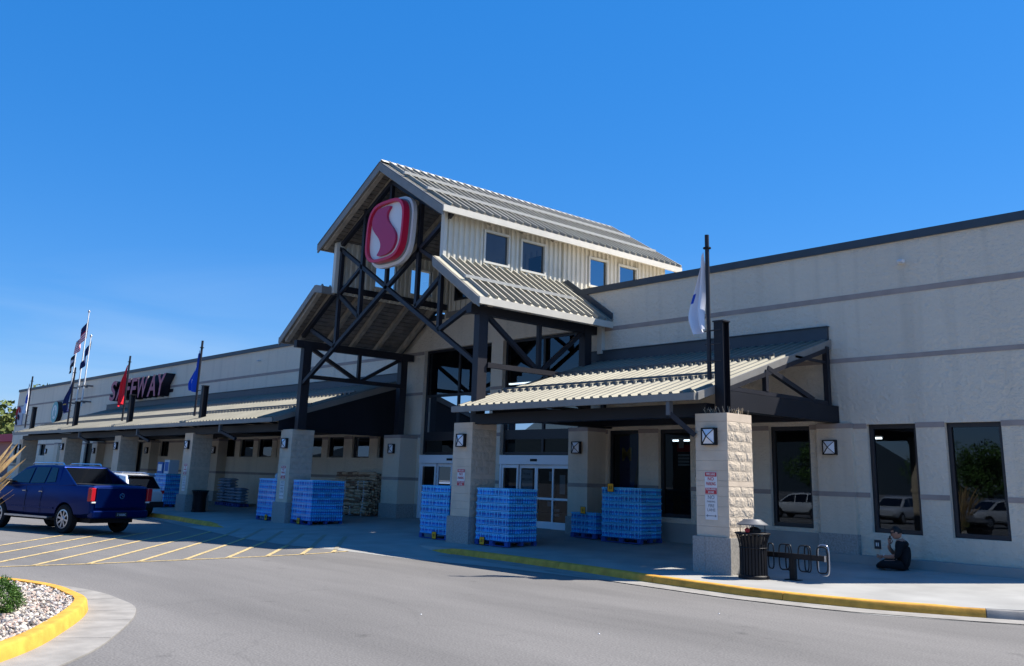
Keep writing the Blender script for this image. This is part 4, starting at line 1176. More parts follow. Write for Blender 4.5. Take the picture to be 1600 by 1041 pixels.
# ------------------------------------------------------------------ signs on the front
sw = thing('store_lettering', 'raised SAFEWAY letters with dark sides on the left hand wall', 'sign', (-59, -.2, 6.1))
xx = -63.75; word = 'SAFEWAY'
LW = [1.22, 1.45, 1.12, 1.15, 1.85, 1.45, 1.4]
tot = sum(LW); sc_ = 9.35/tot
for ch, wd in zip(word, LW):
    wd *= sc_
    me = text_mesh(ch, 1.75, .28, .035, .12, 'CENTER', res=4)
    me.transform(Matrix.Rotation(R(90), 4, 'X'))
    xsn = [v.co.x for v in me.vertices]; zsn = [v.co.z for v in me.vertices]
    cw_ = max(xsn)-min(xsn); hh = max(zsn)-min(zsn)
    me.transform(Matrix.Diagonal((wd*.94/cw_, 1, 1.28/hh, 1)))
    me.materials.clear(); me.materials.append(M['letter_face']); me.materials.append(M['letter_side'])
    for p in me.polygons: p.material_index = 0 if p.normal.y < -.9 else 1
    xsn = [v.co.x for v in me.vertices]; zsn = [v.co.z for v in me.vertices]
    me.transform(Matrix.Translation((-min(xsn), 0, -min(zsn))))
    ob = bpy.data.objects.new('letter', me); col.objects.link(ob); ob.parent = sw
    ob.location = Vector((xx, -.30, 6.08))-sw.location
    xx += wd
MB().box(-63.6, -54.6, -.02, -.002, 6.3, 6.5).build('raceway', M['letter_side'], sw)
rs2 = thing('round_sign', 'round pale teal sign with a white inner ring on the left wall', 'sign', (-76.1, -.1, 5.79))
def ydisc(cx, cz, r, y0, y1, n=28): return MB().prism([(cx+r*math.cos(2*math.pi*i/n), cz+r*math.sin(2*math.pi*i/n)) for i in range(n)], y0, y1)
ydisc(-76.1, 5.79, .80, -.34, -.003).build('drum', M['letter_side'], rs2, smooth=40)
ydisc(-76.1, 5.79, .79, -.36, -.341).build('face', M['logo_teal'], rs2)
rg = MB(); ydisc(-76.1, 5.79, .52, -.37, -.361).build('inner_disc', M['logo_white'], rs2)
for dx, dz, w_, h_ in ((0, .05, .18, .34), (-.22, -.12, .12, .24), (.22, -.12, .12, .24)):
    MB().prism([(-76.1+dx-w_/2, 5.79+dz-h_), (-76.1+dx+w_/2, 5.79+dz-h_), (-76.1+dx+w_/3, 5.79+dz+h_), (-76.1+dx-w_/3, 5.79+dz+h_)], -.38, -.371).build('motif', M['logo_teal'], rs2)
fs_ = thing('corner_sign', 'pale panel sign with a red swirl near the far left corner', 'sign', (-86.9, -.1, 5.8))
MB().box(-87.7, -85.9, -.1, -.003, 5.05, 6.6).build('panel', mat('pale_sign_panel', (.40, .42, .50), .5), fs_)
for cz, rr, mm in ((6.1, .42, 'poster_red'), (5.5, .36, 'letter_side')):
    t = MB().tube([(-87.0+rr*math.cos(a), -.14, cz+rr*math.sin(a)) for a in [i*.5 for i in range(10)]], .09, 5); t.build('swirl', M[mm], fs_)

# parking signs on pillars
def sign_fire(x, y, ztop, w, label, lower=True, lower_dx=0, gap=0, lowh=.50):
    t = thing('parking_sign', label, 'sign', (x, y, ztop), group='fire lane signs on the pillars')
    MB().box(x-w/2, x+w/2, y-.006, y, ztop-.46, ztop).build('plate', M['sign_white'], t)
    MB().box(x-w/2+.008, x+w/2-.008, y-.008, y-.0062, ztop-.095, ztop-.008).build('red_strip', M['sign_red'], t)
    MB().box(x-w/2+.008, x+w/2-.008, y-.008, y-.0062, ztop-.45, ztop-.325).build('red_strip', M['sign_red'], t)
    def tx(s, size, z, m, sx=1): text_obj('lettering', s, size, t, (x, y-.009, z), m, .0008, sx, offset=.0012)
    tx('FIRE LANE', .068, ztop-.05, M['sign_white'], .72*w/.31); tx('NO', .10, ztop-.145, M['sign_red'], 1); tx('PARKING', .095, ztop-.245, M['sign_red'], .62*w/.31)
    tx('TOW-AWAY', .06, ztop-.355, M['sign_white'], .78*w/.31); tx('ZONE', .06, ztop-.415, M['sign_white'], .9)
    if lower:
        z = ztop-.47-gap; x2 = x+lower_dx
        l = thing('arrow_sign', label.replace('red and white', 'pale').replace('FIRE LANE', 'lower arrow'), 'sign', (x2, y, z), group='lower no parking arrow signs')
        MB().box(x2-w/2, x2+w/2, y-.006, y, z-lowh, z).build('plate', M['sign_white'], l)
        def t2(s, size, zz, sx=1): text_obj('lettering', s, size, l, (x2, y-.008, zz), M['sign_grey'], .0008, sx, offset=.001)
        k = lowh/.5
        t2('NO', .11*k, z-.05*k, 1); t2('PARKING', .05*k, z-.135*k, 1); t2('FIRE', .085*k, z-.22*k, 1); t2('LANE', .085*k, z-.305*k, 1)
        a = MB(); zz = z-.42*k; a.box(x2-.10, x2+.10, y-.008, y-.0065, zz-.008, zz+.008)
        for s in (-1, 1): a.prism([(x2+s*.09, zz-.03), (x2+s*.135, zz), (x2+s*.09, zz+.03)], y-.008, y-.0065)
        a.build('arrow', M['sign_grey'], l)
sign_fire(-12.28, -5.105, 2.19, .31, 'red and white FIRE LANE sign on the sunlit pillar nearest the bike rack')
sign_fire(-20.69, -5.105, 2.15, .33, 'red and white FIRE LANE sign on the pillar by the sliding doors', lower=False)
sign_fire(-30.82, -5.105, 2.14, .32, 'red and white FIRE LANE sign on the pillar under the left gable post', lowh=.62, gap=.05)
sign_fire(-39.38, -5.105, 2.14, .32, 'red and white FIRE LANE sign on the pillar next to the litter bin', lowh=.6, gap=.05)

# canopy downlights
for x, y in ((-15.6, -3.0), (-34.5, -3.0), (-42.5, -3.0), (-51, -3.0), (-60, -3.0)):
    t = thing('ceiling_light', 'flat round light under the canopy ceiling, '+{-15.6: 'right of the entrance', -34.5: 'nearest left of the gable', -42.5: 'above the bag piles', -51: 'above the pickup', -60: 'near the far left end'}[x], 'ceiling light', (x, y, 4.2), group='round lights under the canopies')
    z = 5.58+(y/-5.48)*(3.80-5.58)-.12
    MB().lathe([(0, z-.10), (.26, z-.10), (.28, z-.06), (.28, z+.05)], (x, y, 0), 'Z', 16).build('fitting', M['lamp_glow'], t, smooth=40)
# gutter downspouts on canopies
for x in (-13.05, -21.75+.9, -35.5, -44.3, -52.6):
    if x == -21.75+.9: continue
    nx = min(PX, key=lambda p: abs(p+.1-x)+(0 if p > x else 3))
    t = thing('canopy_downspout', 'dark downspout elbow below the canopy gutter '+('beside the sunlit pillar' if x > -14 else {-35.5: 'just left of the gable pillar', -44.3: 'left of the litter bin pillar', -52.6: 'above the pickup'}.get(x, 'on the left canopy')), 'downspout', (x, -5.5, 3.6), group=None if x > -14 else 'downspout elbows on the left canopy')
    MB().bar((x, -5.5, 3.66), (x, -5.5, 3.36), .12, .10).build('outlet', M['fascia_dark'], t)
    MB().bar((x, -5.5, 3.40), (x+.38, -5.12, 2.95) if x > -14 else (x+1.0, -5.3, 3.1), .11, .10).build('elbow', M['steel'], t)

# ------------------------------------------------------------------ bottled water stacks
def case_mesh():
    mb = MB(); nx, ny = 4, 3; w, d, h = .335, .255, .19
    def bottle(cx, cy):
        r = w/nx/2*.98
        mb.cur = 0; mb.lathe([(r*.9, 0), (r, .01), (r, .05), (r*.93, .058), (r, .066)], (cx, cy, 0), 'Z', 7)
        mb.cur = 2; mb.lathe([(r*1.01, .066), (r*1.01, .115)], (cx, cy, 0), 'Z', 7)
        mb.cur = 1; mb.lathe([(r, .115), (r*.97, .135), (r*.65, .165), (r*.33, .175), (r*.33, .188), (0, .188)], (cx, cy, 0), 'Z', 7)
    for i in range(nx):
        for j in range(ny):
            if 0 < i < nx-1 and 0 < j < ny-1 and False: continue
            bottle(w*(i+.5)/nx, d*(j+.5)/ny)
    # film: thin strips round the case
    mb.cur = 3
    mb.box(.002, w-.002, -.0015, .0005, .150, .178); mb.box(w-.0005, w+.0015, .002, d-.002, .150, .178)
    mb.box(.002, w-.002, -.0015, .0005, .002, .014)
    for i in range(1, 3):
        x = w*(i)/3+.012*(-1)**i; mb.add([(x, -.002, .012), (x+.022, -.004, .012), (x+.03, -.002, .15), (x-.006, -.002, .152)], [(0, 1, 2, 3)])
    ob = mb.build('water_case', [M['bottle'], M['bottle_hi'], M['label_blue'], M['film']], smooth=50)
    me = ob.data; bpy.data.objects.remove(ob); return me
CASE = case_mesh(); CW, CD, CHH = .335, .255, .19
def pallet(x, y, z, w, d, label, rz=0):
    t = thing('pallet', label, 'pallet', (x, y, z), rz, group='blue wooden pallets')
    for i in range(5): MB().box(0, w, d*i/5+.01, d*(i+1)/5-.01, .115, .135).build('deck_board', M['pallet_blue'], t, local=True)
    for i in range(3):
        yy = (d-.09)*i/2
        for j in range(3):
            xx = (w-.14)*j/2; MB().box(xx, xx+.14, yy, yy+.09, .022, .112).build('block', M['pallet_blue'], t, local=True)
    MB().box(0, w, 0, .09, 0, .02).build('runner', M['pallet_blue'], t, local=True); MB().box(0, w, d-.09, d, 0, .02).build('runner', M['pallet_blue'], t, local=True)
    return t
def water_stack(x, y, nc, nd, rows, where, rz=0, hide_left=False, top_missing=0, seed=0):
    r = random.Random(seed); z = walk_z(x, y+.4)
    pallet(x, y, z, CW*nc, CD*nd, 'blue pallet under the water bottles '+where, rz)
    ca, sa = math.cos(rz), math.sin(rz)
    ordn = ['bottom', 'second', 'third', 'fourth', 'fifth', 'sixth', 'seventh']
    rest = MB()
    for k in range(rows):
        for i in range(nc):
            for j in range(nd):
                lx = CW*i+r.uniform(-.006, .006); ly = CD*j+r.uniform(-.008, .008)
                px, py, pz, pr_ = x+lx*ca-ly*sa, y+lx*sa+ly*ca, z+.136+CHH*k, rz+r.uniform(-.02, .02)
                if not (j == 0 or i == nc-1):
                    if k == rows-1:
                        mt = Matrix.Translation((px, py, pz)) @ Matrix.Rotation(pr_, 4, 'Z')
                        o_ = len(rest.v); rest.v += [tuple(mt @ v.co) for v in CASE.vertices]
                        for p in CASE.polygons: rest.f.append(tuple(q+o_ for q in p.vertices)); rest.mi.append(p.material_index)
                    elif i == 0: rest.cur = 0; rest.box(px, px+CW*.98, py, py+CD*.97, pz, pz+CHH*.97) if rz == 0 else None
                    continue
                o = bpy.data.objects.new('water_case', CASE); col.objects.link(o)
                o.location = (px, py, pz); o.rotation_euler = (0, 0, pr_)
                rw = 'top row' if k == rows-1 else ('bottom row' if k == 0 else ordn[k]+' row up')
                if j == 0: lb = 'front water case, %s, %s from left, %s' % (rw, ('first', 'second', 'third', 'fourth', 'fifth')[i], where)
                else: lb = 'side water case, %s, %s from front, %s' % (rw, ('first', 'second', 'third', 'fourth', 'fifth')[j], where)
                tag(o, lb, 'water case', 'water cases stacked '+where)
    tag(rest.build('water_cases', [M['bottle'], M['bottle_hi'], M['label_blue'], M['film']]), 'blue bottled water filling the back and top of the stack '+where, 'water cases', kind='stuff')
def price_card(x, y, z, label, s=.17):
    t = thing('price_card', label, 'price card', (x, y, z), group='yellow price cards on the water')
    MB().box(x-s/2-.015, x+s/2+.015, y-.012, y-.002, z, z+s*1.15).build('holder', M['black_mat'], t)
    MB().box(x-s/2, x+s/2, y-.016, y-.0125, z+.012, z+s*1.1).build('card', M['yellow_tag'], t)
    text_obj('lettering', '$3', s*.62, t, (x+.01, y-.0185, z+s*.58), M['black_mat'])
water_stack(-20.10, -5.02, 4, 4, 7, 'right of door pillar', seed=1)
price_card(-19.75, -5.05, walk_z(-19.7, -5)+.02, 'yellow price card at the foot of the water stack right of the door pillar')
water_stack(-22.72, -4.95, 4, 4, 7, 'left of door pillar', seed=2)
price_card(-21.95, -4.98, walk_z(-22, -5)+.02, 'yellow price card at the foot of the water stack left of the door pillar')
water_stack(-30.22, -5.0, 4, 5, 7, 'right of gable pillar', seed=3)
price_card(-29.6, -5.03, walk_z(-30, -5)+.02, 'yellow price card at the foot of the water stack right of the gable pillar')
water_stack(-32.85, -4.98, 4, 4, 7, 'left of gable pillar', seed=4)
price_card(-32.0, -5.01, walk_z(-32, -5)+.02, 'yellow price card at the foot of the water stack left of the gable pillar')
water_stack(-18.55, -1.75, 4, 4, 7, 'by banner window', rz=.12, seed=5)
price_card(-18.15, -1.80, 1.66, 'yellow price card on top of the stack in front of the banner window', .2)
water_stack(-19.95, -1.55, 3, 2, 3, 'low by door pilaster', seed=6)
price_card(-19.4, -1.60, 1.02, 'yellow price card on the low water stack by the door pilaster', .17)
water_stack(-44.0, -4.6, 4, 3, 7, 'behind the white car', seed=7)
# boxed displays on the far stack
for x, w_, h_, m_, lb in ((-45.6, .8, .55, 'poster', 'pale printed box display on the far water stack, leftmost'), (-43.9, .6, .5, 'poster_blue', 'blue and white box display on the far water stack, middle'), (-43.1, .55, .6, 'poster', 'pale printed box display on the far water stack, right')):
    z = walk_z(-44, -4.2)+.14+CHH*7
    if x < -45: z = walk_z(-44, -4.2)+.9
    t = thing('box_display', lb, 'box', (x, -4.3, z))
    MB().box(x, x+w_, -4.55, -4.1, z, z+h_).build('carton', M[m_], t)
    MB().box(x+.08, x+w_-.08, -4.56, -4.551, z+.1, z+h_-.1).build('printed_panel', M['white'] if m_ == 'poster_blue' else M['poster_blue'], t)

# firewood bundles
r6 = random.Random(21)
def bundle_mesh(seed):
    r = random.Random(seed); mb = MB()
    for i in range(9):
        y = r.uniform(.05, .28); z = .03+.10*(i//3)+r.uniform(0, .02); xx = r.uniform(-.03, .03); yy = .04+.10*(i % 3)+r.uniform(-.015, .015)
        a = r.uniform(0, 2); rr = r.uniform(.045, .062)
        n = r.choice((3, 4, 5)); vs = []
        for e in (0, 1):
            for k in range(n):
                t = a+2*math.pi*k/n; vs.append((xx+e*.42, yy+rr*math.cos(t), z+.05+rr*math.sin(t)))
        mb.cur = r.choice((0, 1))
        mb.add(vs, [tuple(range(n)), tuple(range(2*n-1, n-1, -1))]+[(k, (k+1) % n, n+(k+1) % n, n+k) for k in range(n)])
    mb.cur = 2; mb.box(.12, .17, -.005, .32, .0, .35) if r.random() < .3 else None
    ob = mb.build('firewood_bundle', [M['wood_a'], M['wood_b'], M['wrap']]); me = ob.data; bpy.data.objects.remove(ob); return me
BM = [bundle_mesh(i) for i in range(5)]
for row in range(2):
    for i in range(7):
        for k in range(4 if row == 0 else 5):
            x = -34.25+.42*i+r6.uniform(-.03, .03); y = -1.25+.38*row+r6.uniform(-.03, .03); z = walk_z(x, y)+.02+.32*k
            if r6.random() < .08 and k > 3: continue
            o = bpy.data.objects.new('firewood_bundle', r6.choice(BM)); col.objects.link(o); o.location = (x, y, z); o.rotation_euler = (r6.uniform(-.05, .05), r6.uniform(-.08, .08), r6.uniform(-.12, .12))
            W5 = ('first', 'second', 'third', 'fourth', 'fifth', 'sixth', 'seventh')
            tag(o, 'firewood bundle, %s column from left, %s layer up, %s row of the pile' % (W5[i], W5[k], 'front' if row == 0 else 'back'), 'firewood', 'firewood bundles left of the entrance')
# bagged goods
bagm = MB(); 
for j in range(7):
    for i in range(11):
        pass
def bag_mesh():
    bm = bmesh.new(); bmesh.ops.create_cube(bm, size=1); bmesh.ops.subdivide_edges(bm, edges=bm.edges, cuts=3, use_grid_fill=True)
    for v in bm.verts:
        c = v.co; f = 1-.75*max(abs(c.x)*2, abs(c.y)*2)**4
        c.z *= max(f, .12); c.x *= .62+.02*math.sin(c.y*9); c.y *= .40; c.z *= .15
    me = bpy.data.meshes.new('goods_bag'); bm.to_mesh(me); bm.free(); me.materials.append(M['bag'])
    for p in me.polygons: p.use_smooth = True
    return me
BAG = bag_mesh()
for cx, cy, rows in ((-43.0, -1.6, 8), (-42.3, -1.6, 8), (-41.6, -1.7, 5), (-40.95, -1.7, 5)):
    for k in range(rows):
        o = bpy.data.objects.new('goods_bag', BAG); col.objects.link(o); o.location = (cx+r6.uniform(-.04, .04), cy+r6.uniform(-.04, .04), walk_z(cx, cy)+.22+.135*k); o.rotation_euler = (0, 0, r6.uniform(-.1, .1))
        tag(o, 'pale blue bag, %s layer up, %s bag pile from left under the left canopy' % (('first', 'second', 'third', 'fourth', 'fifth', 'sixth', 'seventh', 'eighth')[k], {-43.0: 'first', -42.3: 'second', -41.6: 'third', -40.95: 'fourth'}[cx]), 'bag', 'bags piled under the left canopy')
    pallet(cx-.33, cy-.25, walk_z(cx, cy), .66, .5, 'small blue pallet under the %s shaded bag pile from left' % {-43.0: 'first', -42.3: 'second', -41.6: 'third', -40.95: 'fourth'}[cx])
t = thing('garden_ornament', 'small pale grey ornament standing on the far water stack', 'ornament', (-33.3, -4.4, 1.75))

# ------------------------------------------------------------------ litter bins and bike rack
def litter_bin(x, y, label, hood=True, s=1.0):
    z = walk_z(x, y); t = thing('litter_bin', label, 'litter bin', (x, y, z))
    MB().lathe([(0, .02), (.235, .02), (.235, .80), (.22, .80), (.22, .05), (0, .05)], (0, 0, 0), 'Z', 20).build('liner', M['black_mat'], t, smooth=40, local=True)
    MB().lathe([(.0, 0), (.30, 0), (.30, .05), (.27, .07)], (0, 0, 0), 'Z', 28).build('base', M['black'], t, smooth=40, local=True)
    sl_ = MB()
    a = math.pi*2/26
    pr_ = [(.27, .05), (.265, .55), (.275, .66), (.31, .78), (.335, .84)]
    for i in range(26):
        th = a*i; c, s_ = math.cos(th), math.sin(th); tx, ty = -s_*.019, c*.019
        m0 = MB(); vs = []
        for r, zz in pr_:
            for e in (-1, 1):
                vs += [(r*c+tx*e, r*s_+ty*e, zz), ((r-.008)*c+tx*e, (r-.008)*s_+ty*e, zz)]
        fs = []
        for j in range(len(pr_)-1):
            o = 4*j; fs += [(o, o+2, o+6, o+4), (o+1, o+5, o+7, o+3), (o, o+4, o+5, o+1), (o+2, o+3, o+7, o+6)]
        fs += [(0, 1, 3, 2), (16, 18, 19, 17)]
        m0.add(vs, fs)
        if i == 0: first = m0.build('slat', M['black'], t, local=True)
        else: link_copy(first, t, (0, 0, 0), (0, 0, th))
    MB().tube([(.335*math.cos(q), .335*math.sin(q), .85) for q in [i*math.pi/16 for i in range(33)]], .018, 8).build('rim', M['black'], t, smooth=50, local=True)
    MB().tube([(.27*math.cos(q), .27*math.sin(q), .58) for q in [i*math.pi/16 for i in range(33)]], .012, 6).build('hoop', M['black'], t, local=True)
    if hood:
        MB().lathe([(.0, 1.12), (.17, 1.12), (.19, 1.10), (.30, 1.03), (.30, 1.01), (.0, 1.02)], (0, 0, 0), 'Z', 24).build('hood', M['fascia_dark'], t, smooth=30, local=True)
        for q in (.6, 2.2, 3.8, 5.4): MB().tube([(.24*math.cos(q), .24*math.sin(q), .80), (.24*math.cos(q), .24*math.sin(q), 1.02)], .008, 6).build('hood_bracket', M['black'], t, local=True)
        MB().lathe([(0, .80), (.12, .84), (.14, .92), (.06, .97), (0, .98)], (.03, .02, 0), 'Z', 7).build('rubbish', M['black_mat'], t, local=True)
        MB().lathe([(0, .86), (.05, .88), (.06, .93), (0, .97)], (-.02, -.15, 0), 'Z', 6).build('rubbish', M['sign_red'], t, local=True)
    return t
litter_bin(-11.28, -5.12, 'black slatted litter bin with a metal rain hood beside the sunlit pillar')
litter_bin(-38.55, -4.7, 'dark litter bin in the shade by the left canopy pillar', hood=False)
rk = thing('bike_rack', 'black beam bike rack with bent loops beside the litter bin', 'bike rack', (-10.5, -4.7, walk_z(-10.5, -4.7)))
zr = walk_z(-10.5, -4.7)
MB().box(-11.35, -9.95, -4.74, -4.66, zr+.40, zr+.50).build('beam', M['black'], rk)
MB().box(-9.949, -9.935, -4.745, -4.655, zr+.395, zr+.505).build('end_cap', M['galv'], rk)  # silver colour stands in for sunlight on the beam end
MB().box(-10.72, -10.60, -4.74, -4.66, zr, zr+.40).build('post', M['black'], rk); MB().box(-10.8, -10.52, -4.80, -4.60, zr, zr+.015).build('foot_plate', M['black'], rk)
def loop(x, yaw, m, w=.10, hh=.24):
    pts = []
    for i in range(33):
        a = 2*math.pi*i/32; c, s = math.cos(a), math.sin(a)
        u = abs(c)**.5*math.copysign(1, c)*w; v = abs(s)**.5*math.copysign(1, s)*hh
        pts.append((x+u*math.cos(yaw), -4.70+u*math.sin(yaw), zr+.42+v))
    MB().tube(pts, .013, 6, cap=False).build('loop', m, rk, smooth=60)
for i, x in enumerate((-11.15, -10.85, -10.75, -10.42, -10.33, -10.02)):
    loop(x, R(18 if i % 2 else -24), M['black'])
loop(-9.99, R(8), M['galv'], .11, .28)  # last loop made silver to paint in the sun it catches

# ------------------------------------------------------------------ vehicles
def car_body(name_parts, L, Wd, spec, paint, t):
    """spec: stations (x, zbot, zbelt, halfw)"""
    sec = []
    for x, zb, zt, hw in spec:
        ring_ = [(-hw*.86, zb), (-hw*.97, zb+.10), (-hw, zb+(zt-zb)*.45), (-hw*.985, zb+(zt-zb)*.80), (-hw*.93, zt-.015), (-hw*.82, zt+.015), (0, zt+.03),
                 (hw*.82, zt+.015), (hw*.93, zt-.015), (hw*.985, zb+(zt-zb)*.80), (hw, zb+(zt-zb)*.45), (hw*.97, zb+.10), (hw*.86, zb)]
        sec.append([(x, y, z) for y, z in ring_])
    n = len(sec[0]); mb = MB(); vs = [p for s in sec for p in s]; fs = []
    for i in range(len(sec)-1):
        for j in range(n):
            a = i*n+j; b = i*n+(j+1) % n; fs.append((a, b, b+n, a+n))
    fs += [tuple(range(n)), tuple((len(sec)-1)*n+n-1-k for k in range(n))]
    mb.add(vs, fs)
    return mb
def cut_arches(ob, xs, r, hw):
    for x in xs:
        cb = MB().lathe([(0, -hw-.2), (r, -hw-.2), (r, -hw+.30), (0, -hw+.30)], (x, 0, r*.86), 'Y', 28).build('cut', M['black'])
        cb2 = MB().lathe([(0, hw-.30), (r, hw-.30), (r, hw+.2), (0, hw+.2)], (x, 0, r*.86), 'Y', 28).build('cut', M['black'])
        for c in (cb, cb2):
            c.matrix_world = Matrix.Identity(4)
            md = ob.modifiers.new('b', 'BOOLEAN'); md.operation = 'DIFFERENCE'; md.object = c; md.solver = 'EXACT'
            par = ob.parent; ob.parent = None
            dg = bpy.context.evaluated_depsgraph_get(); dg.update()
            me = bpy.data.meshes.new_from_object(ob.evaluated_get(dg)); ob.modifiers.clear(); ob.data = me; ob.parent = par
            bpy.data.objects.remove(c)
def wheel(t, x, y, r, side, rimm):
    w = .24
    o = MB().lathe([(r*.62, -w/2), (r*.92, -w/2), (r, -w/2+.03), (r, w/2-.03), (r*.92, w/2), (r*.62, w/2)], (x, y, r), 'Y', 28).build('wheel', M['rubber'], t, smooth=35, local=True)
    yo = y+side*(w/2-.02)
    MB().lathe([(0, -.06*side), (r*.60, -.06*side), (r*.64, .015*side), (r*.60, .02*side), (r*.57, -.01*side)], (x, yo, r), 'Y', 28).build('rim', M['black_mat'], o, smooth=40, local=True)
    sp_ = MB()
    for k in range(8):
        a = 2*math.pi*k/8+.2
        c, s = math.cos(a), math.sin(a)
        sp_.bar((x+.05*c, yo+side*.005, r+.05*s), (x+r*.58*c, yo+side*.012, r+r*.58*s), .052, .02, (0, 1, 0))
    sp_.lathe([(r*.64, 0), (r*.66, side*.02), (r*.57, side*.025), (r*.57, 0)], (x, yo, r), 'Y', 28)
    sp_.lathe([(0, side*.03), (.07, side*.03), (.09, 0)], (x, yo, r), 'Y', 12)
    sp_.build('spoke_rim', rimm, o, smooth=35, local=True)
def side_glass(mb, poly, hw0, z0, hw1, z1, s, off=.006):
    vs = []
    for x, z in poly:
        f = (z-z0)/(z1-z0); vs.append((x, s*(hw0+(hw1-hw0)*f+off), z))
    mb.add(vs, [tuple(range(len(vs)))])
def greenhouse(poly, hw0, z0, hw1, z1):
    mb = MB(); n = len(poly); vs = []
    for s in (-1, 1):
        for x, z in poly:
            f = max(0, min(1, (z-z0)/(z1-z0))); vs.append((x, s*(hw0+(hw1-hw0)*f), z))
    fs = [tuple(range(n)), tuple(range(2*n-1, n-1, -1))]+[(i, (i+1) % n, n+(i+1) % n, n+i) for i in range(n)]
    mb.add(vs, fs); return mb
def bevel(ob, w=.03, seg=2, ang=35):
    md = ob.modifiers.new('bevel', 'BEVEL'); md.width = w; md.segments = seg; md.limit_method = 'ANGLE'; md.angle_limit = R(ang)
def pickup(loc, rz, label):
    t = thing('pickup_truck', label, 'pickup truck')
    st = [(-2.78, .62, 1.30, .90), (-2.72, .50, 1.35, .965), (-2.4, .46, 1.36, .99), (-1.2, .44, 1.35, 1.0), (0, .42, 1.31, 1.0), (1.3, .44, 1.26, .99), (1.9, .45, 1.24, .985), (2.4, .46, 1.18, .96), (2.66, .50, 1.10, .90), (2.80, .62, .95, .78)]
    b = car_body(None, 5.56, 2, st, None, t).build('body', M['carblue'], t, local=True)
    cut_arches(b, (-1.62, 1.68), .47, 1.0)
    for p in b.data.polygons: p.use_smooth = True
    b.data.set_sharp_from_angle(angle=R(32))
    hw0, z0, hw1, z1 = .95, 1.28, .74, 1.90
    cab = greenhouse([(1.72, 1.24), (.86, 1.82), (.55, 1.885), (-.45, 1.905), (-1.0, 1.88), (-1.20, 1.30)], hw0, z0, hw1, z1).build('cab', M['carblue'], t, local=True); bevel(cab, .05, 3)
    for s in (-1, 1):
        bt = MB()
        vs = [(-.95, s*.73, 1.87), (-1.12, s*.945, 1.30), (-1.95, s*.93, 1.355), (-.95, s*.66, 1.85), (-1.12, s*.86, 1.30), (-1.95, s*.86, 1.35)]
        bt.add(vs, [(0, 1, 2), (5, 4, 3), (0, 2, 5, 3), (1, 0, 3, 4), (2, 1, 4, 5)]); o = bt.build('buttress', M['carblue'], t, local=True); bevel(o, .02, 2)
    for s in (-1, 1):
        g = MB(); side_glass(g, [(1.42, 1.37), (.86, 1.74), (.36, 1.82), (.36, 1.36)], hw0, z0, hw1, z1, s, .012); g.build('side_window', M['carglass'], t, local=True)
        g = MB(); side_glass(g, [(.28, 1.36), (.28, 1.825), (-.40, 1.835), (-.40, 1.38)], hw0, z0, hw1, z1, s, .012); g.build('side_window', M['carglass'], t, local=True)
        g = MB(); side_glass(g, [(-.48, 1.39), (-.48, 1.835), (-.78, 1.82), (-.92, 1.42)], hw0, z0, hw1, z1, s, .012)
        g.build('side_window', M['carglass'], t, local=True)
    MB().add([(-1.032, -.68, 1.84), (-1.032, .68, 1.84), (-1.195, .84, 1.385), (-1.195, -.84, 1.385)], [(0, 1, 2, 3)]).build('rear_window', M['carglass'], t, local=True)
    MB().add([(1.69, -.84, 1.29), (1.69, .84, 1.29), (.92, .70, 1.80), (.92, -.70, 1.80)], [(0, 1, 2, 3)]).build('windscreen', M['carglass'], t, local=True)
    MB().box(-2.62, -1.25, -.80, .80, 1.372, 1.392).build('bed_cover', M['black_mat'], t, local=True)
    tg = MB().box(-2.82, -2.74, -.82, .82, .74, 1.31).build('tailgate', M['carblue'], t, local=True); bevel(tg, .02)
    MB().box(-2.90, -2.62, -.92, .92, .46, .68).build('rear_bumper', M['carblue'], t, local=True)
    bevel(kids(t)[-1] if False else bpy.data.objects[[o.name for o in kids(t) if o.name.startswith('rear_bumper')][-1]], .05, 3)
    for s in (-1, 1):
        o = MB().box(-2.835, -2.66, s*.95-.085, s*.95+.055 if s > 0 else s*.95+.085, .93, 1.30).build('tail_light', M['tail'], t, local=True); bevel(o, .02)
        MB().box(-2.838, -2.80, s*.90-.06, s*.90+.06, .885, .925).build('reverse_light', M['sign_white'], t, local=True)
    pl_ = MB().box(-2.912, -2.901, -.19, .19, .50, .63).build('number_plate', M['frame'], t, local=True)
    me = text_mesh('7 5028C', .085, .001, .001); me.materials.clear(); me.materials.append(M['poster'])
    me.transform(Matrix.Rotation(R(-90), 4, 'Z') @ Matrix.Rotation(R(90), 4, 'X')); o = bpy.data.objects.new('plate_text', me); col.objects.link(o); o.parent = pl_; o.location = (-2.914, 0, .562)
    em = MB().lathe([(.062, 0), (.085, -.004), (.085, -.014), (.055, -.014), (.055, 0)], (-2.825, 0, 1.08), 'X', 20).build('emblem', M['chrome'], t, smooth=40, local=True)
    MB().bar((-2.84, -.04, 1.06), (-2.84, .04, 1.11), .02, .01, (1, 0, 0)).build('emblem', M['chrome'], t, local=True)
    for s in (-1, 1):
        MB().tube([(.75, s*.62, 1.90), (.70, s*.62, 1.95), (-.75, s*.62, 1.96), (-.82, s*.62, 1.90)], .022, 8).build('roof_rail', M['chrome'], t, smooth=60, local=True)
        MB().box(-1.05, 1.1, s*1.02-.09, s*1.02+.09, .40, .45).build('running_board', M['galv'], t, local=True)
        for x in (.42, -.42): MB().box(x-.09, x+.09, s*1.005-.015, s*1.005+.015, 1.12, 1.15).build('door_handle', M['chrome'], t, local=True)
        MB().box(-1.10, 1.25, s*1.0-.008, s*1.0+.008, .66, .70).build('side_moulding', M['carblue'], t, local=True)
        o = MB().box(1.15, 1.38, s*1.08-.12, s*1.08+.12, 1.28, 1.46).build('wing_mirror', M['black'], t, local=True); bevel(o, .04)
        MB().box(2.60, 2.80, s*.72-.16, s*.72+.16, .76, .92).build('headlight', M['lamp_glow'], t, local=True)
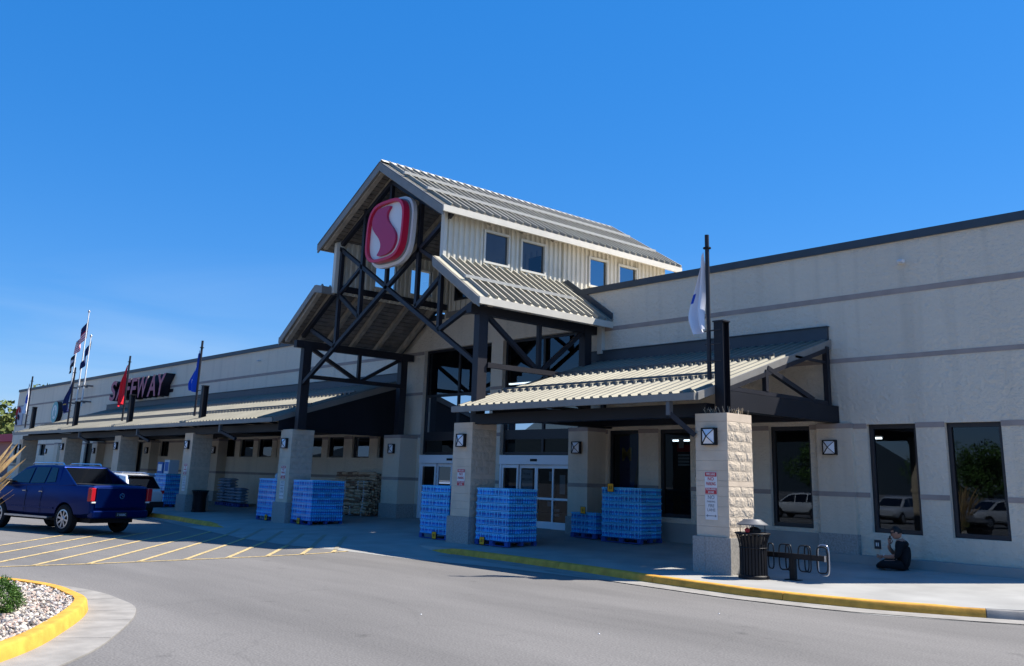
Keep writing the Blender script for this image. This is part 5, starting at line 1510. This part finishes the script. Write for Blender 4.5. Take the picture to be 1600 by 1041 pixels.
        for x in (-1.62, 1.68): wheel(t, x, s*.87, .405, s, M['galv'])
        for x in (.33, -.45): MB().box(x-.004, x+.004, s*1.0-.004, s*1.0+.004, .52, 1.27).build('door_gap', M['black'], t, local=True)
    MB().box(-2.5, 2.5, -.7, .7, .32, .5).build('chassis', M['black_mat'], t, local=True)
    t.location = loc; t.rotation_euler = (0, 0, rz); return t
def suv(loc, rz, label, paint):
    t = thing('parked_car', label, 'car')
    st = [(-2.30, .55, 1.00, .78), (-2.24, .42, 1.06, .88), (-1.9, .36, 1.08, .915), (0, .33, 1.05, .93), (1.4, .35, 1.0, .92), (1.95, .38, .93, .88), (2.25, .5, .80, .76)]
    b = car_body(None, 4.6, 1.86, st, None, t).build('body', paint, t, local=True)
    cut_arches(b, (-1.38, 1.36), .40, .93)
    for p in b.data.polygons: p.use_smooth = True
    b.data.set_sharp_from_angle(angle=R(32))
    hw0, z0, hw1, z1 = .87, 1.03, .66, 1.66
    cab = greenhouse([(1.35, 1.0), (.55, 1.55), (.2, 1.64), (-1.2, 1.67), (-1.85, 1.60), (-2.2, 1.06)], hw0, z0, hw1, z1).build('cab', paint, t, local=True); bevel(cab, .05, 3)
    for s in (-1, 1):
        g = MB(); side_glass(g, [(1.1, 1.07), (.52, 1.48), (.10, 1.56), (.10, 1.07)], hw0, z0, hw1, z1, s, .012); g.build('side_window', M['carglass'], t, local=True)
        g = MB(); side_glass(g, [(.03, 1.07), (.03, 1.56), (-.80, 1.58), (-.80, 1.07)], hw0, z0, hw1, z1, s, .012); g.build('side_window', M['carglass'], t, local=True)
        g = MB(); side_glass(g, [(-.88, 1.09), (-.88, 1.58), (-1.45, 1.57), (-1.75, 1.25), (-1.60, 1.10)], hw0, z0, hw1, z1, s, .012)
        g.build('side_window', M['carglass'], t, local=True)
    MB().add([(-1.90, -.60, 1.555), (-1.90, .60, 1.555), (-2.19, .74, 1.12), (-2.19, -.74, 1.12)], [(0, 1, 2, 3)]).build('rear_window', M['carglass'], t, local=True)
    MB().add([(1.28, -.76, 1.07), (1.28, .76, 1.07), (.60, .62, 1.53), (.60, -.62, 1.53)], [(0, 1, 2, 3)]).build('windscreen', M['carglass'], t, local=True)
    sp_ = MB().box(-2.02, -1.80, -.60, .60, 1.585, 1.615).build('spoiler', M['black'], t, local=True)
    for s in (-1, 1):
        o = MB().box(-2.29, -2.05, s*.80-.10, s*.80+.10, .92, 1.05).build('tail_light', M['tail'], t, local=True); bevel(o, .02)
        MB().tube([(.4, s*.58, 1.66), (.3, s*.58, 1.71), (-1.4, s*.58, 1.72), (-1.5, s*.58, 1.68)], .02, 8).build('roof_rail', M['galv'], t, smooth=60, local=True)
        for x in (-1.38, 1.36): wheel(t, x, s*.82, .34, s, M['galv'])
    MB().box(-2.36, -2.15, -.84, .84, .40, .62).build('rear_bumper', M['black_mat'], t, local=True)
    MB().box(-2.375, -2.361, -.2, .2, .66, .78).build('number_plate', M['sign_white'], t, local=True)
    MB().box(-2.0, 2.0, -.65, .65, .24, .4).build('chassis', M['black_mat'], t, local=True)
    t.location = loc; t.rotation_euler = (0, 0, rz); return t
hd = math.atan2(-.29, -.957)
pickup((-31.15, -12.30, 0), hd, 'dark blue pickup truck with alloy wheels parked at the left')
wc = suv((-39.85, -8.05, 0), hd+.05, 'white parked car with a raised tail behind the blue pickup', M['carwhite'])
# vehicles further back in the car park, seen in the window glass
for i, (x, y, a, mm, lb) in enumerate(((-42, -37, 92, 'carwhite', 'white car in the car park behind the camera'), (-36.3, -37, 178, 'carwhite', 'white car side-on in the car park, seen in the window beside the bike rack'), (-29.5, -37, 88, 'carsilver', 'pale grey car in the car park behind the camera'), (-24, -38.5, 120, 'carsilver', 'pale grey car parked at an angle, seen in the rightmost window'), (-46, -37.5, 91, 'carred', 'red car in the car park behind the camera'), (-52, -38, 90, 'cardark', 'black car in the car park farther along'))):
    suv((x, y, 0), R(a), lb, M[mm])

# ------------------------------------------------------------------ seated man
def skin_body(name, joints, edges, radii, m, parent, root=0, sub=2):
    me = bpy.data.meshes.new(name); me.from_pydata(joints, edges, [])
    ob = bpy.data.objects.new(name, me); col.objects.link(ob)
    md = ob.modifiers.new('skin', 'SKIN')
    lay = me.skin_vertices[0] if me.skin_vertices else None
    if lay is None:
        bpy.context.view_layer.objects.active = ob
    for i, r in enumerate(radii):
        me.skin_vertices[0].data[i].radius = (r, r) if not isinstance(r, tuple) else r
        me.skin_vertices[0].data[i].use_root = (i == root)
    sb = ob.modifiers.new('sub', 'SUBSURF'); sb.levels = sub; sb.render_levels = sub
    dg = bpy.context.evaluated_depsgraph_get(); dg.update()
    me2 = bpy.data.meshes.new_from_object(ob.evaluated_get(dg)); bpy.data.objects.remove(ob)
    me2.materials.clear(); me2.materials.append(m)
    for p in me2.polygons: p.use_smooth = True
    o = bpy.data.objects.new(name, me2); col.objects.link(o); o.parent = parent
    return o
def man():
    # local frame: +x is the way he faces, +y his left, z up; sits cross-legged on the ground
    t = thing('person', 'man in black t-shirt and sunglasses sitting cross-legged against the wall, hand to mouth', 'person')
    J = [(0, 0, .13), (.03, 0, .30), (.06, 0, .46), (.07, 0, .53), (.09, 0, .585),            # pelvis, belly, chest, upper chest, neck base
         (.07, .19, .50), (.07, -.19, .50),                                                   # shoulders
         (.12, .27, .27), (.33, .06, .235), (.42, .0, .25),                                # left elbow, forearm, wrist (resting across)
         (.22, -.22, .26), (.30, -.08, .40), (.29, -.03, .475),                              # right elbow, forearm, wrist (raised to mouth)
         (.05, .12, .10), (.40, .34, .12), (.42, .05, .06), (.40, -.10, .055),              # left hip, knee, shin, foot
         (.05, -.12, .10), (.40, -.34, .12), (.50, -.06, .06), (.50, .10, .055)]              # right hip, knee, shin, foot
    Ed = [(0, 1), (1, 2), (2, 3), (3, 4), (3, 5), (3, 6), (5, 7), (7, 8), (8, 9), (6, 10), (10, 11), (11, 12), (0, 13), (13, 14), (14, 15), (15, 16), (0, 17), (17, 18), (18, 19), (19, 20)]
    Rr = [.155, .15, .155, .12, .06, .085, .085, .052, .04, .028, .052, .038, .028, .11, .075, .055, .04, .11, .075, .055, .04]
    b = skin_body('body', J, Ed, Rr, M['skin'], t)
    # dress by height/limb: trousers and shirt as material slots on the continuous body
    b.data.materials.append(M['cloth_black'])
    for p in b.data.polygons:
        c = p.center
        arm = (c.x > .16 and c.z > .2 and (abs(c.y) < .33)) and not (c.x < .24 and c.z < .28 and abs(c.y) < .12)
        low = c.z < .185
        torso = c.x < .17 or low
        if low or (torso and not (c.z > .56)): p.material_index = 1
    # head
    hd_ = bmesh.new(); bmesh.ops.create_uvsphere(hd_, u_segments=20, v_segments=14, radius=1)
    for v in hd_.verts:
        x, y, z = v.co
        v.co = Vector((x*.098, y*.078, z*.118))
        if z < -.2: v.co.x += .012*(-z); v.co.y *= 1-.28*(-z)
        if x > .8 and abs(y) < .35 and -.35 < z < .15: v.co.x += .022*(1-abs(z+.1)*2.2)
        if x > .3 and z < -.55: v.co.x += .012
    me = bpy.data.meshes.new('head'); hd_.to_mesh(me); hd_.free(); me.materials.append(M['skin'])
    for p in me.polygons: p.use_smooth = True
    h = bpy.data.objects.new('head', me); col.objects.link(h); h.parent = t; h.location = (.145, -.005, .70); h.rotation_euler = (0, R(16), 0)
    hr = bmesh.new(); bmesh.ops.create_uvsphere(hr, u_segments=18, v_segments=12, radius=1)
    for v in list(hr.verts):
        x, y, z = v.co; v.co = Vector((x*.106, y*.087, z*.124))
    dele = [v for v in hr.verts if (v.co.x > .055 and v.co.z < .055) or v.co.z < -.055 or (v.co.x > .0 and v.co.z < .0)]
    bmesh.ops.delete(hr, geom=dele, context='VERTS')
    me = bpy.data.meshes.new('hair'); hr.to_mesh(me); hr.free(); me.materials.append(M['hair'])
    o = bpy.data.objects.new('hair', me); col.objects.link(o); o.parent = h; o.location = (-.004, 0, .006)
    md = o.modifiers.new('s', 'SOLIDIFY'); md.thickness = .012
    sgm = MB()
    for s in (-1, 1): sgm.prism([(s*.012, .035), (s*.07, .035), (s*.062, -.005), (s*.025, -.008)], .088, .10, 'YZ'); sgm.box(-.01, .092, s*.083-.003, s*.083+.003, .018, .030)
    sgm.box(.090, .097, -.014, .014, .022, .032); sgm.build('sunglasses', M['black'], h, local=True)
    for s in (-1, 1): MB().lathe([(0, -.008), (.022, -.006), (.026, .004), (0, .008)], (-.005, s*.082, -.005), 'Y', 10).build('ear', M['skin'], h, smooth=60, local=True)
    MB().box(.083, .092, -.024, .024, -.062, -.055).build('mouth', M['letter_face'], h, local=True)
    # hands
    def hand(base, d, side, curl):
        base = Vector(base); d = Vector(d).normalized(); s_ = Vector(side).normalized(); nn = d.cross(s_)
        js = [base, base+d*.045, base+d*.085]; es = [(0, 1), (1, 2)]; rr = [.026, (.036, .018), (.034, .016)]
        for k, (off, ln) in enumerate(((-.03, .062), (-.01, .072), (.01, .068), (.028, .055))):
            a = base+d*.088+s_*off; i0 = len(js)
            b_ = a+d*ln*.5+nn*curl*.3; c_ = b_+d*ln*.3+nn*curl*.7
            js += [a, b_, c_]; es += [(2, i0), (i0, i0+1), (i0+1, i0+2)]; rr += [.0095, .009, .008]
        i0 = len(js); a = base+d*.035-s_*.038; js += [a, a+d*.03-s_*.018, a+d*.055-s_*.012]; es += [(1, i0), (i0, i0+1), (i0+1, i0+2)]; rr += [.012, .010, .009]
        return skin_body('hand', [tuple(j) for j in js], es, rr, M['skin'], t, 0, 1)
    hand((.41, .005, .25), (.9, -.3, -.1), (0, .3, 1), .03)
    hand((.29, -.035, .47), (-.12, .12, 1), (1, .2, 0), .04)
    MB().box(.255, .275, -.05, .03, .58, .64).build('phone', M['black'], t, local=True)
    MB().lathe([(.033, -.012), (.036, 0), (.033, .012)], (.385, .02, .247), 'X', 14).build('wristwatch', M['white'], t, smooth=60, local=True)
    return t
mn = man(); mx_, my_ = -10.3, -.78
mn.location = (mx_, my_, walk_z(mx_, my_)-.0); mn.rotation_euler = (0, 0, R(200)); mn.scale = (1.16, 1.22, 1.12)

# ------------------------------------------------------------------ island planting
r8 = random.Random(8)
def leafball(name, label, c, r, n, m, cat='shrub', squash=.8, ls=.03):
    mb = MB()
    for i in range(n):
        d = Vector((r8.gauss(0, 1), r8.gauss(0, 1), r8.gauss(0, 1))).normalized()
        rr = r*(r8.uniform(.55, 1.0)**.5)*(1+.10*math.sin(d.x*7)+.1*math.sin(d.y*9+d.z*6))
        p = Vector(c)+Vector((d.x*rr, d.y*rr, max(d.z*rr*squash, -r*.5)))
        a = (d+Vector((r8.gauss(0, .6), r8.gauss(0, .6), r8.gauss(0, .6)))).normalized(); b = a.cross(Vector((r8.gauss(0, 1), r8.gauss(0, 1), r8.gauss(0, 1)))).normalized()
        s = ls*r8.uniform(.6, 1.3)
        mb.add([p-b*s*.22, p+a*s*.7, p+b*s*.22], [(0, 1, 2)]) if False else mb.add([p-b*s*.25, p+a*s+b*s*.05, p+b*s*.25, p-a*s*.3], [(0, 1, 2, 3)])
    return mb
bsh = thing('shrub', 'low round dark green shrub in the gravel island at lower left', 'shrub', (-13.25, -18.35, .12))
leafball('', '', (-13.20, -18.28, .27), .31, 8000, M['leaf'], ls=.028).build('crown', M['leaf'], bsh)
MB().tube([(-13.25, -18.35, .1), (-13.24, -18.35, .3)], [.03, .02], 6).build('stem', M['bark'], bsh)
gr = thing('ornamental_grass', 'clump of dry feathery ornamental grass at the left edge', 'ornamental grass', (-17.35, -17.95, .12))
def plume_clump(cx, cy, n, hgt, spread):
    bl = MB(); 
    for i in range(n):
        a = r8.uniform(0, 6.28); rr = r8.uniform(0, .15); h = hgt*r8.uniform(.6, 1.05); ln = spread*r8.uniform(.2, 1)
        x0, y0 = cx+rr*math.cos(a), cy+rr*math.sin(a); b = a+r8.uniform(-.5, .5)
        pts = [(x0, y0, .12), (x0+ln*.3*math.cos(b), y0+ln*.3*math.sin(b), .12+h*.55), (x0+ln*.75*math.cos(b), y0+ln*.75*math.sin(b), .12+h*.88), (x0+ln*math.cos(b), y0+ln*math.sin(b), .12+h)]
        bl.tube(pts, [.004, .0035, .003, .0015], 3, cap=False)
        if i % 2 == 0:
            p0, p1 = Vector(pts[2]), Vector(pts[3])
            bl.tube([p0-(p1-p0)*.9, p0-(p1-p0)*.2, p0+(p1-p0)*.5, p1+(p1-p0)*.5], [.006, .030, .026, .003], 5, cap=False)
    return bl
plume_clump(-17.35, -18.0, 120, 1.95, .78).build('plumes', M['straw'], gr)
gg = MB()
for i in range(160):
    a = r8.uniform(0, 6.28); h = r8.uniform(.3, .8); l_ = r8.uniform(.2, .6)
    x0, y0 = -17.35+.1*math.cos(a), -17.95+.1*math.sin(a)
    gg.tube([(x0, y0, .12), (x0+l_*.5*math.cos(a), y0+l_*.5*math.sin(a), .12+h), (x0+l_*math.cos(a), y0+l_*math.sin(a), .12+h*.75)], [.005, .004, .001], 3, cap=False)
gg.build('blades', M['green_blade'], gr)
rk_ = thing('boulder', 'rough tan boulder at the left edge of the gravel island', 'boulder', (-17.3, -17.5, .1))
mb = MB(); rr_ = random.Random(4)
mb.add([((v.x*.38*rr_.uniform(.85, 1.15))-17.05, v.y*.3*rr_.uniform(.85, 1.15)-17.62, .26+v.z*.26*rr_.uniform(.85, 1.15)) for v in icov], icof); mb.build('stone', M['rock'], rk_)
bp_ = thing('blue_post', 'blue painted post at the very left edge of the picture', 'post', (-17.45, -17.75, .1))
MB().tube([(-17.62, -17.72, .1), (-17.62, -17.72, 1.35)], .09, 12).build('shaft', M['bluepost'], bp_, smooth=40)
MB().lathe([(.09, 1.35), (.075, 1.41), (0, 1.43)], (-17.62, -17.72, 0), 'Z', 12).build('cap', M['bluepost'], bp_, smooth=40)

# litter specks and stains on the asphalt
for i, (x, y) in enumerate(((-11.3, -13.2), (-9.2, -9.1), (-8.8, -12.2))):
    o = MB().add([(x-.012, y-.006, .006), (x+.02, y-.01, .006), (x+.012, y+.014, .006), (x, y, .016)], [(0, 1, 3), (1, 2, 3), (2, 0, 3), (0, 2, 1)]).build('paper_scrap', M['white'])
    tag(o, 'tiny white scrap of litter on the asphalt', 'litter', 'white scraps on the asphalt')

# ------------------------------------------------------------------ surroundings
def tree(x, y, h, r, label, seed, group=None, n=5200, m='tree', ls=.28):
    rr = random.Random(seed); t = thing('broadleaf_tree', label, 'tree', (x, y, 0), group=group)
    MB().tube([(x, y, 0), (x+.1, y, h*.3), (x, y+.1, h*.6)], [.28, .2, .1], 8).build('trunk', M['bark'], t, smooth=60)
    bb = MB()
    for k in range(7):
        a = k*.9; bb.tube([(x, y, h*(.28+.04*k)), (x+r*.55*math.cos(a), y+r*.55*math.sin(a), h*(.5+.05*k))], [.09, .03], 5)
    bb.build('limbs', M['bark'], t)
    mb = MB(); cl = [(x+rr.gauss(0, r*.42), y+rr.gauss(0, r*.42), h*rr.uniform(.38, .9), r*rr.uniform(.28, .5)) for _ in range(16)]
    for i in range(n):
        cx, cy, cz, cr_ = rr.choice(cl); d = Vector((rr.gauss(0, 1), rr.gauss(0, 1), rr.gauss(0, 1))).normalized()
        p = Vector((cx, cy, cz))+d*cr_*rr.uniform(.6, 1); a = Vector((rr.gauss(0, 1), rr.gauss(0, 1), rr.gauss(0, 1))).normalized(); b = a.cross(d).normalized(); s = ls*rr.uniform(.6, 1.3)
        mb.add([p-b*s*.5, p+a*s, p+b*s*.5, p-a*s*.4], [(0, 1, 2, 3)])
    mb.build('crown', M[m], t)
    return t
rbld = thing('roadside_building', 'low salmon building with red roof edge beyond the far left corner', 'building', (-160, 22, 0))
MB().box(-185, -140, 20, 34, 0, 5.4).build('wall', M['pinkwall'], rbld)
MB().box(-186, -139, 19, 35, 5.401, 6.6).build('roof', M['pinkroof'], rbld); MB().box(-185.5, -139.5, 19.5, 19.99, 1.7, 2.4).build('trim', M['pinkroof'], rbld)
for i, (x, y, h) in enumerate(((-205, 38, 17), (-222, 50, 18), (-196, 60, 16), (-232, 30, 16), (-190, 44, 15))):
    tree(x, y, h, 7.5, ('first', 'second', 'third', 'fourth', 'fifth')[i]+' pale green tree beyond the low salmon building at far left', 30+i, 'trees beyond the far left corner', 3000, ls=.9)
for i, (x, y, h, r) in enumerate(((-42, -82, 7, 3), (-50, -90, 8, 4), (-62, -84, 8, 4), (-35, -95, 9, 3), (-80, -88, 9, 5), (-27, -98, 7, 3))):
    tree(x, y, h, r, ('first', 'second', 'third', 'fourth', 'fifth', 'sixth')[i]+' dark tree across the car park, seen only in the window glass', 60+i, 'trees across the car park', 6000, 'leaf', ls=.2)
hl = MB(); N = 60; vs = []
for i in range(N+1):
    a = math.pi*1.02+math.pi*.96*i/N; rr = 800
    h = 55+35*math.sin(i*.5)+18*math.sin(i*1.3+1)
    vs += [(rr*math.cos(a), rr*math.sin(a), 0), ((rr+120)*math.cos(a), (rr+120)*math.sin(a), h)]
hl.add(vs, [(2*i, 2*i+1, 2*i+3, 2*i+2) for i in range(N)])
tag(hl.build('far_hills', M['hill'], smooth=80), kind='structure')

# small pale ornament part (kept simple: a knob on a base)
t = bpy.data.objects['garden_ornament']
MB().lathe([(0, 1.56), (.10, 1.56), (.12, 1.62), (.07, 1.70), (.09, 1.78), (.04, 1.86), (0, 1.87)], (-32.2, -4.6, 0), 'Z', 12).build('figure', M['poster'], t, smooth=60)
